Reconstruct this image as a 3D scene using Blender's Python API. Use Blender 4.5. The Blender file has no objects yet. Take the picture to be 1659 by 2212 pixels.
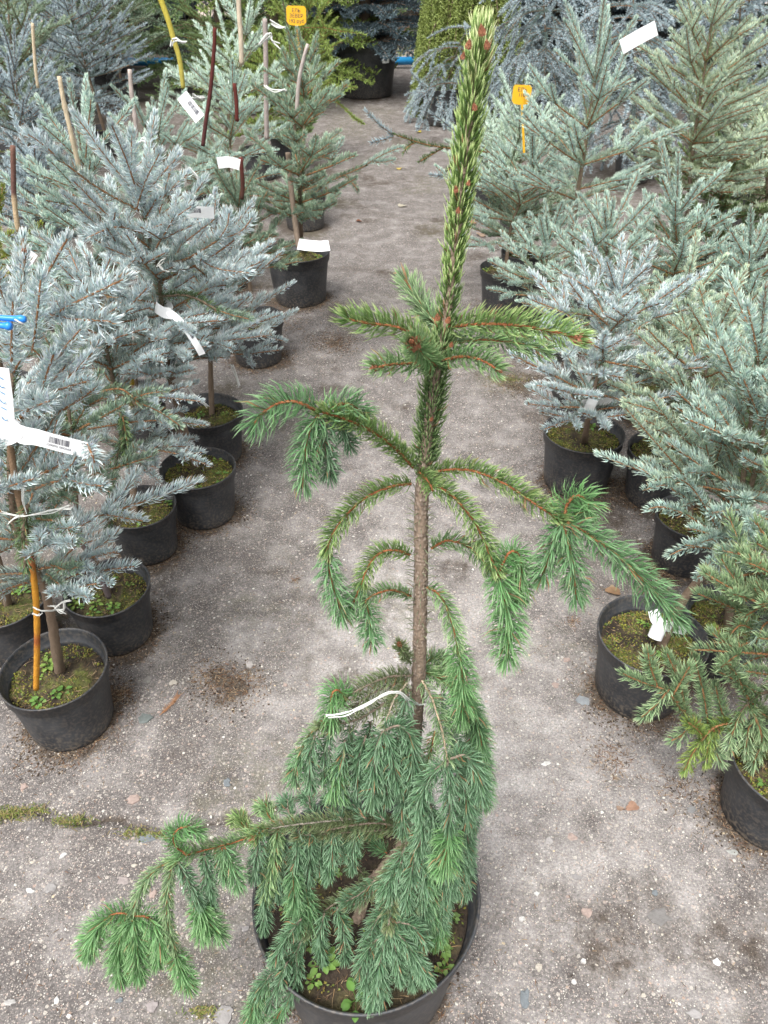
import bpy, math, random
import numpy as np
from mathutils import Vector

# ------------------------------------------------------------------ camera, world, sun, exposure
CAMZ = 1.6
PITCH = math.radians(38.0)
VFOV = math.radians(67.0)
scene = bpy.context.scene
COL = scene.collection
cam_d = bpy.data.cameras.new("camera")
cam = bpy.data.objects.new("camera", cam_d)
COL.objects.link(cam)
cam.location = (0, 0, CAMZ)
cam.rotation_euler = (math.pi / 2 - PITCH, 0, 0)
cam_d.sensor_fit = 'VERTICAL'
cam_d.sensor_height = 36
cam_d.lens = 18 / math.tan(VFOV / 2)
cam_d.clip_start = 0.02
cam_d.clip_end = 500
cam_d.dof.use_dof = True
cam_d.dof.focus_distance = 1.15
cam_d.dof.aperture_fstop = 20
scene.camera = cam

SUN_EL, SUN_AZ = math.radians(62), math.radians(205)
world = bpy.data.worlds.new("World")
scene.world = world
world.use_nodes = True
wn = world.node_tree
wn.nodes.clear()
wo = wn.nodes.new('ShaderNodeOutputWorld')
bg = wn.nodes.new('ShaderNodeBackground')
sky = wn.nodes.new('ShaderNodeTexSky')
sky.sky_type = 'NISHITA'
sky.sun_disc = False
sky.sun_elevation = SUN_EL
sky.sun_rotation = SUN_AZ
sky.air_density = 1.0
sky.dust_density = 6.0
sky.ozone_density = 1.0
hs = wn.nodes.new('ShaderNodeHueSaturation')      # overcast: the cloud layer greys the sky
hs.inputs['Saturation'].default_value = 0.12
wn.links.new(sky.outputs[0], hs.inputs['Color'])
wn.links.new(hs.outputs[0], bg.inputs[0])
bg.inputs[1].default_value = 0.15
wn.links.new(bg.outputs[0], wo.inputs[0])

sun_d = bpy.data.lights.new("sun", 'SUN')
sun_d.energy = 1.5
sun_d.angle = math.radians(20)
sun_d.color = (1.0, 0.96, 0.9)
sun = bpy.data.objects.new("sun", sun_d)
COL.objects.link(sun)
sdir = Vector((math.sin(SUN_AZ) * math.cos(SUN_EL), math.cos(SUN_AZ) * math.cos(SUN_EL), math.sin(SUN_EL)))
sun.rotation_euler = (-sdir).to_track_quat('-Z', 'Y').to_euler()

scene.view_settings.view_transform = 'Standard'
scene.view_settings.look = 'None'
scene.view_settings.gamma = 1
scene.view_settings.use_curve_mapping = False
scene.view_settings.exposure = 0.93

# ------------------------------------------------------------------ measuring helpers (photo units 1659 x 2212)
F = 1106 / math.tan(VFOV / 2)
CP, SP = math.cos(PITCH), math.sin(PITCH)


def ray(px, py):
    x = (px - 829.5) / F
    u = (1106 - py) / F
    return np.array([x, CP + u * SP, -SP + u * CP])


def G(px, py, z=0.0):
    d = ray(px, py)
    t = (z - CAMZ) / d[2]
    return np.array([0, 0, CAMZ]) + d * t


def W(px, py, Y):
    d = ray(px, py)
    return np.array([0, 0, CAMZ]) + d * (Y / d[1])


def depth_at(p):
    return p[1] * CP + (CAMZ - p[2]) * SP


R0 = np.random.RandomState(7)

# ------------------------------------------------------------------ materials


def mat_new(name):
    m = bpy.data.materials.new(name)
    m.use_nodes = True
    nt = m.node_tree
    return m, nt, nt.nodes['Principled BSDF']


def mat_plain(name, col, rough=0.6, noise=0.0, nscale=30.0, bump=0.0, spec=0.5, trans=0.0):
    m, nt, b = mat_new(name)
    b.inputs['Roughness'].default_value = rough
    b.inputs['Specular IOR Level'].default_value = spec
    if noise or bump:
        tc = nt.nodes.new('ShaderNodeTexCoord')
        n = nt.nodes.new('ShaderNodeTexNoise')
        n.inputs['Scale'].default_value = nscale
        n.inputs['Detail'].default_value = 6
        nt.links.new(tc.outputs['Object'], n.inputs['Vector'])
        r = nt.nodes.new('ShaderNodeValToRGB')
        r.color_ramp.elements[0].position = 0.3
        r.color_ramp.elements[1].position = 0.7
        r.color_ramp.elements[0].color = tuple(c * (1 - noise) for c in col) + (1,)
        r.color_ramp.elements[1].color = tuple(min(1, c * (1 + noise)) for c in col) + (1,)
        nt.links.new(n.outputs[0], r.inputs[0])
        nt.links.new(r.outputs[0], b.inputs['Base Color'])
        if bump:
            bp = nt.nodes.new('ShaderNodeBump')
            bp.inputs['Strength'].default_value = bump
            bp.inputs['Distance'].default_value = 0.002
            nt.links.new(n.outputs[0], bp.inputs['Height'])
            nt.links.new(bp.outputs[0], b.inputs['Normal'])
    else:
        b.inputs['Base Color'].default_value = tuple(col) + (1,)
    return m


def mat_attr(name, rough=0.5, spec=0.3, translucent=0.0, bump=0.0, bscale=200):
    m, nt, b = mat_new(name)
    a = nt.nodes.new('ShaderNodeAttribute')
    a.attribute_name = 'Col'
    nt.links.new(a.outputs['Color'], b.inputs['Base Color'])
    b.inputs['Roughness'].default_value = rough
    b.inputs['Specular IOR Level'].default_value = spec
    if translucent:
        out = nt.nodes['Material Output']
        tr = nt.nodes.new('ShaderNodeBsdfTranslucent')
        mx = nt.nodes.new('ShaderNodeMixShader')
        mx.inputs[0].default_value = translucent
        nt.links.new(a.outputs['Color'], tr.inputs['Color'])
        nt.links.new(b.outputs[0], mx.inputs[1])
        nt.links.new(tr.outputs[0], mx.inputs[2])
        nt.links.new(mx.outputs[0], out.inputs[0])
    if bump:
        n = nt.nodes.new('ShaderNodeTexNoise')
        n.inputs['Scale'].default_value = bscale
        n.inputs['Detail'].default_value = 5
        tc = nt.nodes.new('ShaderNodeTexCoord')
        nt.links.new(tc.outputs['Object'], n.inputs['Vector'])
        bp = nt.nodes.new('ShaderNodeBump')
        bp.inputs['Strength'].default_value = bump
        bp.inputs['Distance'].default_value = 0.003
        nt.links.new(n.outputs[0], bp.inputs['Height'])
        nt.links.new(bp.outputs[0], b.inputs['Normal'])
    return m


M_NEEDLE = mat_attr('needle', 0.5, 0.3, 0.15)
M_LEAF = mat_attr('leaf', 0.5, 0.3, 0.25)
M_ATTR = mat_attr('debris', 0.8, 0.2)
M_BARK = mat_attr('bark', 0.85, 0.2, 0, 0.9, 260)
M_BUD = mat_plain('bud_scales', (0.26, 0.10, 0.05), 0.6, 0.35, 500, 0.6)
M_TAG = mat_plain('white_tag_paper', (0.78, 0.79, 0.80), 0.45)
M_INK = mat_plain('ink', (0.05, 0.05, 0.07), 0.7)
M_BLUEINK = mat_plain('blue_ink', (0.03, 0.22, 0.45), 0.7)
M_TWINE = mat_plain('twine', (0.62, 0.63, 0.60), 0.6, 0.15, 300, 0.5)
M_YELLOW = mat_plain('yellow_plastic', (0.80, 0.42, 0.02), 0.4)
M_PIPE = mat_plain('blue_pipe', (0.02, 0.24, 0.52), 0.35, 0.12, 10)
M_CLIP = mat_plain('blue_clip', (0.02, 0.22, 0.72), 0.3)
M_WIRE = mat_plain('fence_wire', (0.08, 0.07, 0.06), 0.6)
M_STEEL = mat_plain('steel', (0.45, 0.45, 0.45), 0.35)


def mat_pot():
    m, nt, b = mat_new('pot_plastic')
    L = nt.links
    tc = nt.nodes.new('ShaderNodeTexCoord')
    n = nt.nodes.new('ShaderNodeTexNoise'); n.inputs['Scale'].default_value = 14; n.inputs['Detail'].default_value = 8
    n2 = nt.nodes.new('ShaderNodeTexNoise'); n2.inputs['Scale'].default_value = 130; n2.inputs['Detail'].default_value = 4
    a = nt.nodes.new('ShaderNodeAttribute'); a.attribute_name = 'Col'
    L.new(tc.outputs['Object'], n.inputs['Vector']); L.new(tc.outputs['Object'], n2.inputs['Vector'])
    r = nt.nodes.new('ShaderNodeValToRGB')
    r.color_ramp.elements[0].position = 0.42; r.color_ramp.elements[0].color = (0.020, 0.023, 0.028, 1)
    r.color_ramp.elements[1].position = 0.8; r.color_ramp.elements[1].color = (0.062, 0.065, 0.070, 1)
    L.new(n.outputs[0], r.inputs[0])
    mx = nt.nodes.new('ShaderNodeMix'); mx.data_type = 'RGBA'
    mt = nt.nodes.new('ShaderNodeMath'); mt.operation = 'MULTIPLY'
    r2 = nt.nodes.new('ShaderNodeValToRGB'); r2.color_ramp.elements[0].position = 0.45; r2.color_ramp.elements[1].position = 0.68
    L.new(n2.outputs[0], r2.inputs[0])
    L.new(a.outputs['Color'], mt.inputs[0]); L.new(r2.outputs[0], mt.inputs[1])
    L.new(mt.outputs[0], mx.inputs['Factor'])
    L.new(r.outputs[0], mx.inputs['A'])
    mx.inputs['B'].default_value = (0.17, 0.14, 0.11, 1)      # splashed dirt near the foot
    L.new(mx.outputs['Result'], b.inputs['Base Color'])
    rr = nt.nodes.new('ShaderNodeMapRange')
    rr.inputs['To Min'].default_value = 0.38; rr.inputs['To Max'].default_value = 0.62
    L.new(n.outputs[0], rr.inputs[0]); L.new(rr.outputs[0], b.inputs['Roughness'])
    bp = nt.nodes.new('ShaderNodeBump'); bp.inputs['Strength'].default_value = 0.12; bp.inputs['Distance'].default_value = 0.001
    L.new(n2.outputs[0], bp.inputs['Height']); L.new(bp.outputs[0], b.inputs['Normal'])
    return m


M_POT = mat_pot()


def mat_soil():
    m, nt, b = mat_new('soil_and_moss')
    L = nt.links
    tc = nt.nodes.new('ShaderNodeTexCoord')
    n = nt.nodes.new('ShaderNodeTexNoise'); n.inputs['Scale'].default_value = 16; n.inputs['Detail'].default_value = 7
    n2 = nt.nodes.new('ShaderNodeTexNoise'); n2.inputs['Scale'].default_value = 160; n2.inputs['Detail'].default_value = 5
    L.new(tc.outputs['Object'], n.inputs['Vector']); L.new(tc.outputs['Object'], n2.inputs['Vector'])
    r = nt.nodes.new('ShaderNodeValToRGB')
    e = r.color_ramp.elements
    e[0].position = 0.40; e[0].color = (0.022, 0.015, 0.010, 1)
    e[1].position = 0.62; e[1].color = (0.085, 0.095, 0.022, 1)
    x = e.new(0.5); x.color = (0.055, 0.042, 0.022, 1)
    L.new(n.outputs[0], r.inputs[0])
    mx = nt.nodes.new('ShaderNodeMix'); mx.data_type = 'RGBA'; mx.blend_type = 'MULTIPLY'; mx.inputs['Factor'].default_value = 0.7
    r2 = nt.nodes.new('ShaderNodeValToRGB'); r2.color_ramp.elements[0].position = 0.3; r2.color_ramp.elements[1].position = 0.7
    r2.color_ramp.elements[0].color = (0.4, 0.4, 0.4, 1); r2.color_ramp.elements[1].color = (1.7, 1.7, 1.6, 1)
    L.new(n2.outputs[0], r2.inputs[0]); L.new(r.outputs[0], mx.inputs['A']); L.new(r2.outputs[0], mx.inputs['B'])
    L.new(mx.outputs['Result'], b.inputs['Base Color'])
    b.inputs['Roughness'].default_value = 0.95
    bp = nt.nodes.new('ShaderNodeBump'); bp.inputs['Strength'].default_value = 1.0; bp.inputs['Distance'].default_value = 0.004
    L.new(n2.outputs[0], bp.inputs['Height']); L.new(bp.outputs[0], b.inputs['Normal'])
    return m


M_SOIL = mat_soil()
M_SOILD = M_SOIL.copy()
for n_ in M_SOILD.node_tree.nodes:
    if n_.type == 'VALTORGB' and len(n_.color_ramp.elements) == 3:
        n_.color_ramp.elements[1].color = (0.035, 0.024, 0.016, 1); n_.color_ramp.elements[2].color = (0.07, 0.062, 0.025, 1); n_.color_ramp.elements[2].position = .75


def mat_ground():
    m, nt, b = mat_new('worn_asphalt')
    L = nt.links; N = nt.nodes
    tc = N.new('ShaderNodeTexCoord')
    P = tc.outputs['Object']

    def noise(s, d=6, rough=0.55):
        n = N.new('ShaderNodeTexNoise'); n.inputs['Scale'].default_value = s; n.inputs['Detail'].default_value = d
        n.inputs['Roughness'].default_value = rough
        L.new(P, n.inputs['Vector']); return n.outputs[0]

    def ramp(src, stops):
        r = N.new('ShaderNodeValToRGB'); e = r.color_ramp.elements
        e[0].position, e[0].color = stops[0][0], tuple(stops[0][1]) + (1,)
        e[1].position, e[1].color = stops[-1][0], tuple(stops[-1][1]) + (1,)
        for p, c in stops[1:-1]:
            x = e.new(p); x.color = tuple(c) + (1,)
        L.new(src, r.inputs[0]); return r.outputs[0]

    def mix(f, a, bb, mode='MIX'):
        x = N.new('ShaderNodeMix'); x.data_type = 'RGBA'; x.blend_type = mode
        for s, v in (('Factor', f), ('A', a), ('B', bb)):
            if isinstance(v, (float, int)): x.inputs[s].default_value = v
            elif isinstance(v, tuple): x.inputs[s].default_value = v + (1,)
            else: L.new(v, x.inputs[s])
        return x.outputs['Result']

    att = N.new('ShaderNodeAttribute'); att.attribute_name = 'Col'   # r: worn pale tone, g: dirt plus painted contact shade at pot feet, b: green film
    sep = N.new('ShaderNodeSeparateColor'); L.new(att.outputs['Color'], sep.inputs[0])
    big = noise(1.3, 5)
    mid = noise(9, 8, 0.65)
    fine = noise(190, 6, 0.7)
    base = ramp(mid, [(0.32, (0.098, 0.088, 0.084)), (0.5, (0.142, 0.130, 0.125)), (0.7, (0.198, 0.184, 0.178))])
    pale = ramp(mid, [(0.3, (0.25, 0.233, 0.224)), (0.7, (0.45, 0.43, 0.418))])
    addn = N.new('ShaderNodeMath'); addn.operation = 'ADD'
    L.new(sep.outputs[0], addn.inputs[0])
    sb = N.new('ShaderNodeMath'); sb.operation = 'MULTIPLY_ADD'; sb.inputs[1].default_value = 1.6; sb.inputs[2].default_value = -0.8
    L.new(mid, sb.inputs[0]); L.new(sb.outputs[0], addn.inputs[1]); addn.use_clamp = True
    c = mix(addn.outputs[0], base, pale)
    c = mix(0.85, c, ramp(fine, [(0.3, (0.42, 0.41, 0.40)), (0.5, (0.95, 0.95, 0.95)), (0.68, (1.55, 1.52, 1.5))]), 'MULTIPLY')
    # aggregate: three sizes of embedded chippings
    for sc, rad, dens, seed in ((95, 0.34, 0.80, 0), (210, 0.36, 0.62, 3), (380, 0.38, 0.55, 7)):
        v = N.new('ShaderNodeTexVoronoi'); v.inputs['Scale'].default_value = sc
        mp = N.new('ShaderNodeMapping'); mp.inputs['Location'].default_value = (seed, seed * 2.1, 0.0)
        L.new(P, mp.inputs[0]); L.new(mp.outputs[0], v.inputs['Vector'])
        sepc = N.new('ShaderNodeSeparateColor'); L.new(v.outputs['Color'], sepc.inputs[0])
        lt = N.new('ShaderNodeMath'); lt.operation = 'LESS_THAN'; lt.inputs[1].default_value = rad
        L.new(v.outputs['Distance'], lt.inputs[0])
        gt = N.new('ShaderNodeMath'); gt.operation = 'GREATER_THAN'; gt.inputs[1].default_value = dens
        L.new(sepc.outputs[0], gt.inputs[0])
        mu = N.new('ShaderNodeMath'); mu.operation = 'MULTIPLY'; L.new(lt.outputs[0], mu.inputs[0]); L.new(gt.outputs[0], mu.inputs[1])
        mu2 = N.new('ShaderNodeMath'); mu2.operation = 'MULTIPLY'; mu2.inputs[1].default_value = 0.8
        L.new(mu.outputs[0], mu2.inputs[0])
        stc = ramp(sepc.outputs[1], [(0.0, (0.20, 0.18, 0.17)), (0.35, (0.30, 0.27, 0.245)), (0.6, (0.46, 0.43, 0.38)), (0.85, (0.36, 0.26, 0.22)), (1.0, (0.60, 0.58, 0.53))])
        c = mix(mu2.outputs[0], c, stc)
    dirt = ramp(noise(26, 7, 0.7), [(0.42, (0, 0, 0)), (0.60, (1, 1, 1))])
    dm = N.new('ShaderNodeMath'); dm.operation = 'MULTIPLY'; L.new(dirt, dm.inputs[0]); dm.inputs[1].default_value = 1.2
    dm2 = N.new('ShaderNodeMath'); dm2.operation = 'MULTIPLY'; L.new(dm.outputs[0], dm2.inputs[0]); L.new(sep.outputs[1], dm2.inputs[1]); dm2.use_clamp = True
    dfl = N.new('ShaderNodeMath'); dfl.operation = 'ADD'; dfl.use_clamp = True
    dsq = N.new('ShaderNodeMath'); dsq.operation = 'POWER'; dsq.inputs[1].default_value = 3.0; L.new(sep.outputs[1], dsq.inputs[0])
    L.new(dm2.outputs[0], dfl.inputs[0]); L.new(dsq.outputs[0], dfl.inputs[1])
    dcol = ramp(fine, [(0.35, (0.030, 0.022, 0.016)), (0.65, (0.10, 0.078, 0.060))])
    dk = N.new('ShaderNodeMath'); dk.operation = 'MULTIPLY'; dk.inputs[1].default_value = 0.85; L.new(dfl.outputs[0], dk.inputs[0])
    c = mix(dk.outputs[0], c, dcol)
    gm = N.new('ShaderNodeMath'); gm.operation = 'MULTIPLY'; L.new(dirt, gm.inputs[0]); L.new(sep.outputs[2], gm.inputs[1])
    gm.use_clamp = True
    c = mix(gm.outputs[0], c, (0.11, 0.105, 0.055))
    L.new(c, b.inputs['Base Color'])
    b.inputs['Roughness'].default_value = 0.88
    b.inputs['Specular IOR Level'].default_value = 0.3
    bp = N.new('ShaderNodeBump'); bp.inputs['Strength'].default_value = 0.9; bp.inputs['Distance'].default_value = 0.003
    ad = N.new('ShaderNodeMath'); ad.operation = 'MULTIPLY_ADD'; ad.inputs[1].default_value = 2.0
    L.new(mid, ad.inputs[0]); L.new(fine, ad.inputs[2])
    L.new(ad.outputs[0], bp.inputs['Height']); L.new(bp.outputs[0], b.inputs['Normal'])
    return m


M_GROUND = mat_ground()

# ------------------------------------------------------------------ object helpers


def new_obj(name, data, parent=None, kind=None):
    o = bpy.data.objects.new(name, data)
    COL.objects.link(o)
    if parent is not None:
        o.parent = parent
    if kind:
        o['kind'] = kind
    return o


def thing(name, label, cat, loc=(0, 0, 0), group=None):
    o = new_obj(name, None)
    o.location = tuple(float(c) for c in loc)
    o.empty_display_size = 0.1
    o['label'] = label
    o['category'] = cat
    if group:
        o['group'] = group
    return o


def tag(o, label, cat, group=None):
    o['label'] = label
    o['category'] = cat
    if group:
        o['group'] = group


FLAT = {'white_tag_paper', 'yellow_plastic', 'bud_scales', 'brown_board', 'green_paint', 'pale_render', 'ink', 'stone'}


class MB:
    """collects triangles in world space and links them as one mesh"""

    def __init__(self):
        self.v, self.f, self.c, self.n = [], [], [], 0

    def add(self, v, f, c=None):
        v = np.asarray(v, dtype=np.float64).reshape(-1, 3)
        f = np.asarray(f, dtype=np.int64).reshape(-1, 3)
        if c is None:
            c = np.ones((len(v), 3))
        c = np.asarray(c, dtype=np.float64)
        if c.ndim == 1:
            c = np.tile(c, (len(v), 1))
        self.v.append(v); self.f.append(f + self.n); self.c.append(c)
        self.n += len(v)

    def build(self, name, mat, parent=None, origin=(0, 0, 0), smooth=False, kind=None, top=False):
        if not self.v:
            return None
        v = np.concatenate(self.v) - np.asarray(origin, dtype=np.float64)
        f = np.concatenate(self.f)
        c = np.concatenate(self.c)
        me = bpy.data.meshes.new(name)
        me.vertices.add(len(v)); me.vertices.foreach_set('co', v.astype(np.float32).ravel())
        me.loops.add(len(f) * 3); me.loops.foreach_set('vertex_index', f.astype(np.int32).ravel())
        me.polygons.add(len(f))
        me.polygons.foreach_set('loop_start', np.arange(0, len(f) * 3, 3, dtype=np.int32))
        me.polygons.foreach_set('loop_total', np.full(len(f), 3, dtype=np.int32))
        if smooth:
            me.polygons.foreach_set('use_smooth', np.ones(len(f), dtype=bool))
        at = me.color_attributes.new('Col', 'FLOAT_COLOR', 'POINT')
        rgba = np.ones((len(v), 4), dtype=np.float32); rgba[:, :3] = c
        at.data.foreach_set('color', rgba.ravel())
        me.update()
        if mat.name in FLAT: me.shade_flat()
        me.materials.append(mat)
        o = new_obj(name, me, parent, kind)
        if top:
            o.location = tuple(float(x) for x in origin)
        return o


def smooth_line(pts, step=0.008):
    """Catmull-Rom through pts, resampled evenly"""
    P = np.asarray(pts, dtype=float)
    if len(P) == 2:
        P = np.array([P[0], (P[0] + P[1]) / 2, P[1]])
    Q = np.vstack([2 * P[0] - P[1], P, 2 * P[-1] - P[-2]])
    out = []
    for i in range(1, len(Q) - 2):
        p0, p1, p2, p3 = Q[i - 1], Q[i], Q[i + 1], Q[i + 2]
        t = np.linspace(0, 1, 9)[:-1, None]
        out.append(0.5 * ((2 * p1) + (-p0 + p2) * t + (2 * p0 - 5 * p1 + 4 * p2 - p3) * t ** 2 + (-p0 + 3 * p1 - 3 * p2 + p3) * t ** 3))
    out.append(P[-1:])
    C = np.vstack(out)
    d = np.r_[0, np.cumsum(np.linalg.norm(np.diff(C, axis=0), axis=1))]
    n = max(3, int(d[-1] / step) + 1)
    s = np.linspace(0, d[-1], n)
    return np.stack([np.interp(s, d, C[:, k]) for k in range(3)], 1)


def frames(P):
    T = np.gradient(P, axis=0)
    T /= np.linalg.norm(T, axis=1)[:, None] + 1e-12
    ref = np.array([0, 0, 1.0])
    if abs(T.mean(0)[2]) > 0.85:
        ref = np.array([0, 1.0, 0])
    N = np.cross(np.cross(T, ref), T)
    N /= np.linalg.norm(N, axis=1)[:, None] + 1e-9
    B = np.cross(T, N)
    return T, N, B


def tube(mb, P, r0, r1, col, sides=6, rough=0.0, rng=R0, cap=False):
    P = np.asarray(P, dtype=float)
    if len(P) < 2:
        return
    T, N, B = frames(P)
    n = len(P)
    r = np.linspace(r0, r1, n) if np.isscalar(r0) else r0
    a = np.arange(sides) / sides * 2 * np.pi
    rr = r[:, None] * (1 + rough * rng.uniform(-1, 1, (n, sides)))
    V = P[:, None, :] + rr[..., None] * (np.cos(a)[None, :, None] * N[:, None, :] + np.sin(a)[None, :, None] * B[:, None, :])
    i = np.arange(n - 1)[:, None] * sides; j = np.arange(sides)[None, :]; j2 = (j + 1) % sides
    A = (i + j).ravel(); Bq = (i + j2).ravel(); C = (i + sides + j2).ravel(); D = (i + sides + j).ravel()
    f = np.concatenate([np.stack([A, Bq, C], 1), np.stack([A, C, D], 1)])
    V = V.reshape(-1, 3)
    c = np.tile(np.asarray(col, float), (len(V), 1)) * (1 + rough * 1.2 * rng.uniform(-1, 1, (len(V), 1)))
    if cap:
        V = np.vstack([V, P[0], P[-1]])
        c = np.vstack([c, c[0], c[-1]])
        k = n * sides
        jj = np.arange(sides); jn = (jj + 1) % sides
        f = np.concatenate([f, np.stack([np.full(sides, k), jn, jj], 1), np.stack([np.full(sides, k + 1), (n - 1) * sides + jj, (n - 1) * sides + jn], 1)])
    mb.add(V, f, np.clip(c, 0, 1))


ANGSD = 9


def needles(mb, P, dens, Ln, w, ang, col, rng, up=0.25, drop=0.5, curve=12, tipcol=None, lod=0, tipfan=True, colvar=0.16, r0=0.0):
    """a shoot clothed in needles along the polyline P"""
    P = np.asarray(P, float)
    seg = np.linalg.norm(np.diff(P, axis=0), axis=1)
    d = np.r_[0, np.cumsum(seg)]
    tot = d[-1]
    n = int(dens * tot)
    if n < 3:
        return
    s = (np.arange(n) + rng.uniform(-0.5, 0.5, n)) / n * tot
    s = np.clip(s, 0, tot)
    if tipfan:
        k = max(4, int(n * 0.06)); s = np.r_[s, np.full(k, tot) - rng.uniform(0, 0.004, k)]; n = len(s)
    T, N, B = frames(P)
    pos = np.stack([np.interp(s, d, P[:, k]) for k in range(3)], 1)
    Ti = np.stack([np.interp(s, d, T[:, k]) for k in range(3)], 1)
    Ni = np.stack([np.interp(s, d, N[:, k]) for k in range(3)], 1)
    Bi = np.stack([np.interp(s, d, B[:, k]) for k in range(3)], 1)
    phi = np.arange(n) * 2.39996 + rng.uniform(-0.5, 0.5, n)
    Rr = np.cos(phi)[:, None] * Ni + np.sin(phi)[:, None] * Bi
    u = (s / tot)
    horiz = np.sqrt(np.clip(1 - Ti[:, 2] ** 2, 0, 1))
    keep = ~((Rr[:, 2] < -0.35) & (rng.uniform(0, 1, n) < drop * horiz))
    a = np.radians(ang + rng.normal(0, ANGSD, n)) * np.clip(1.0 - 0.65 * np.clip((u - 0.86) / 0.14, 0, 1), 0.3, 1)
    Lf = Ln * (0.8 + 0.2 * np.sin(np.clip(u * 3.0, 0, np.pi / 2))) * rng.uniform(0.72, 1.14, n) * (1 - 0.25 * np.clip((u - 0.85) / 0.15, 0, 1))
    cv = math.radians(curve)

    def dirn(an):
        v = np.cos(an)[:, None] * Ti + np.sin(an)[:, None] * Rr
        v[:, 2] += up * horiz
        return v / (np.linalg.norm(v, axis=1)[:, None] + 1e-9)
    d0, d1 = dirn(a + cv), dirn(a - cv)
    pos, d0, d1, Lf, u, Ti = pos[keep], d0[keep], d1[keep], Lf[keep], u[keep], Ti[keep]
    n = len(pos)
    if np.isscalar(r0):
        if r0: pos = pos + Rr[keep] * r0
    else:
        pos = pos + Rr[keep] * np.interp(s, d, r0)[keep][:, None]
    side = np.cross(d0, Ti + 1e-4); side /= np.linalg.norm(side, axis=1)[:, None] + 1e-9
    nor = np.cross(side, d0)
    col = np.asarray(col, float)
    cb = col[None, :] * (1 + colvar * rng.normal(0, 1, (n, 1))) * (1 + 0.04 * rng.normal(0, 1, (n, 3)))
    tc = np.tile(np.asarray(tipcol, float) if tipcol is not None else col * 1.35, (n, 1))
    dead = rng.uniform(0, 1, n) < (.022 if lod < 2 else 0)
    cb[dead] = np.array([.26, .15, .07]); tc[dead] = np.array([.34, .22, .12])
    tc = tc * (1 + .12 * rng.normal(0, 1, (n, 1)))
    hw = w / 2
    offs = [side, -0.5 * side + 0.87 * nor, -0.5 * side - 0.87 * nor]
    roll = rng.uniform(0, np.pi, n)[:, None]
    sr = np.cos(roll) * side + np.sin(roll) * nor
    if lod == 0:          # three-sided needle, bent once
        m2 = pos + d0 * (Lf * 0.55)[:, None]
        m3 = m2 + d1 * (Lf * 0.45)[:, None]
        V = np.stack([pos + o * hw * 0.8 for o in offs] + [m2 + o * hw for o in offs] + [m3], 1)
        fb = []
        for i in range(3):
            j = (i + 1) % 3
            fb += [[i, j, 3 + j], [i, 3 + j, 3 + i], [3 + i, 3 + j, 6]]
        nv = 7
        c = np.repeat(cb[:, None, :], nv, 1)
        c[:, 0:3] *= .8  # darker needle base, also painting in shade between shoots
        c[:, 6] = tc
    elif lod == 0.5:      # flat curved needle
        m2 = pos + d0 * (Lf * 0.6)[:, None]
        tip = m2 + d1 * (Lf * 0.4)[:, None]
        V = np.stack([pos - sr * hw * .8, pos + sr * hw * .8, m2 + sr * hw * 1.15, m2 - sr * hw * 1.15, tip], 1)
        fb = [[0, 1, 2], [0, 2, 3], [3, 2, 4]]
        nv = 5
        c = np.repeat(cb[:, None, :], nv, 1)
        c[:, 0:2] *= .8  # root colour lowered: darker base plus painted shade between shoots
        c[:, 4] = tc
    elif lod == 1:        # folded kite
        m2 = pos + d0 * (Lf * 0.5)[:, None]
        tip = m2 + d1 * (Lf * 0.5)[:, None]
        V = np.stack([pos, m2 + sr * hw * 1.4, m2 - sr * hw * 1.4, tip], 1)
        fb = [[0, 1, 2], [2, 1, 3]]
        nv = 4
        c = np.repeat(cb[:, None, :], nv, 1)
        c[:, 0] *= .8  # dark root: needle's own base tone and painted shade between shoots
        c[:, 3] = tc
    else:
        tip = pos + (d0 + d1) * (Lf * 0.5)[:, None]
        V = np.stack([pos + sr * hw * 1.25, pos - sr * hw * 1.25, tip], 1)
        fb = [[0, 1, 2]]
        nv = 3
        c = np.repeat(cb[:, None, :], nv, 1)
        c[:, 2] = tc
    fb = np.array(fb)
    f = (np.arange(n)[:, None, None] * nv + fb[None]).reshape(-1, 3)
    mb.add(V.reshape(-1, 3), f, np.clip(c.reshape(-1, 3), 0, 1))


def bud(parent, origin, p, r, dirv=(0, 0, 1), elong=1.5):
    """a scaly bud: lathe with overlapping scales"""
    d = np.asarray(dirv, float); d /= np.linalg.norm(d)
    ref = np.array([1.0, 0, 0]) if abs(d[0]) < 0.8 else np.array([0, 1.0, 0])
    n1 = np.cross(d, ref); n1 /= np.linalg.norm(n1); n2 = np.cross(d, n1)
    mb = MB()
    for ring in range(4):
        k = 6
        for i in range(k):
            a = (i + 0.5 * (ring % 2)) / k * 2 * np.pi
            h0 = -0.5 + ring * 0.4
            rad = r * (1.0, 0.95, 0.7, 0.4)[ring]
            q = lambda aa, hh, rr: np.asarray(p) + d * hh * r * elong + (math.cos(aa) * n1 + math.sin(aa) * n2) * rr
            da = 0.62
            v = [q(a - da, h0, rad * 0.9), q(a + da, h0, rad * 0.9), q(a, h0 + 0.75, rad * 0.75 if ring < 3 else 0), q(a, h0, rad * 1.25)]
            mb.add(v, [[0, 3, 2], [3, 1, 2]])
    return mb.build('bud', M_BUD, parent, origin)


# ------------------------------------------------------------------ noise on numpy
def vnoise(x, y, seed=0):
    rs = np.random.RandomState(seed); tab = rs.rand(256, 256)
    xi = np.floor(x).astype(int); yi = np.floor(y).astype(int)
    xf = x - xi; yf = y - yi
    xf = xf * xf * (3 - 2 * xf); yf = yf * yf * (3 - 2 * yf)
    g = lambda a, b: tab[a % 256, b % 256]
    return (g(xi, yi) * (1 - xf) + g(xi + 1, yi) * xf) * (1 - yf) + (g(xi, yi + 1) * (1 - xf) + g(xi + 1, yi + 1) * xf) * yf


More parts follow.
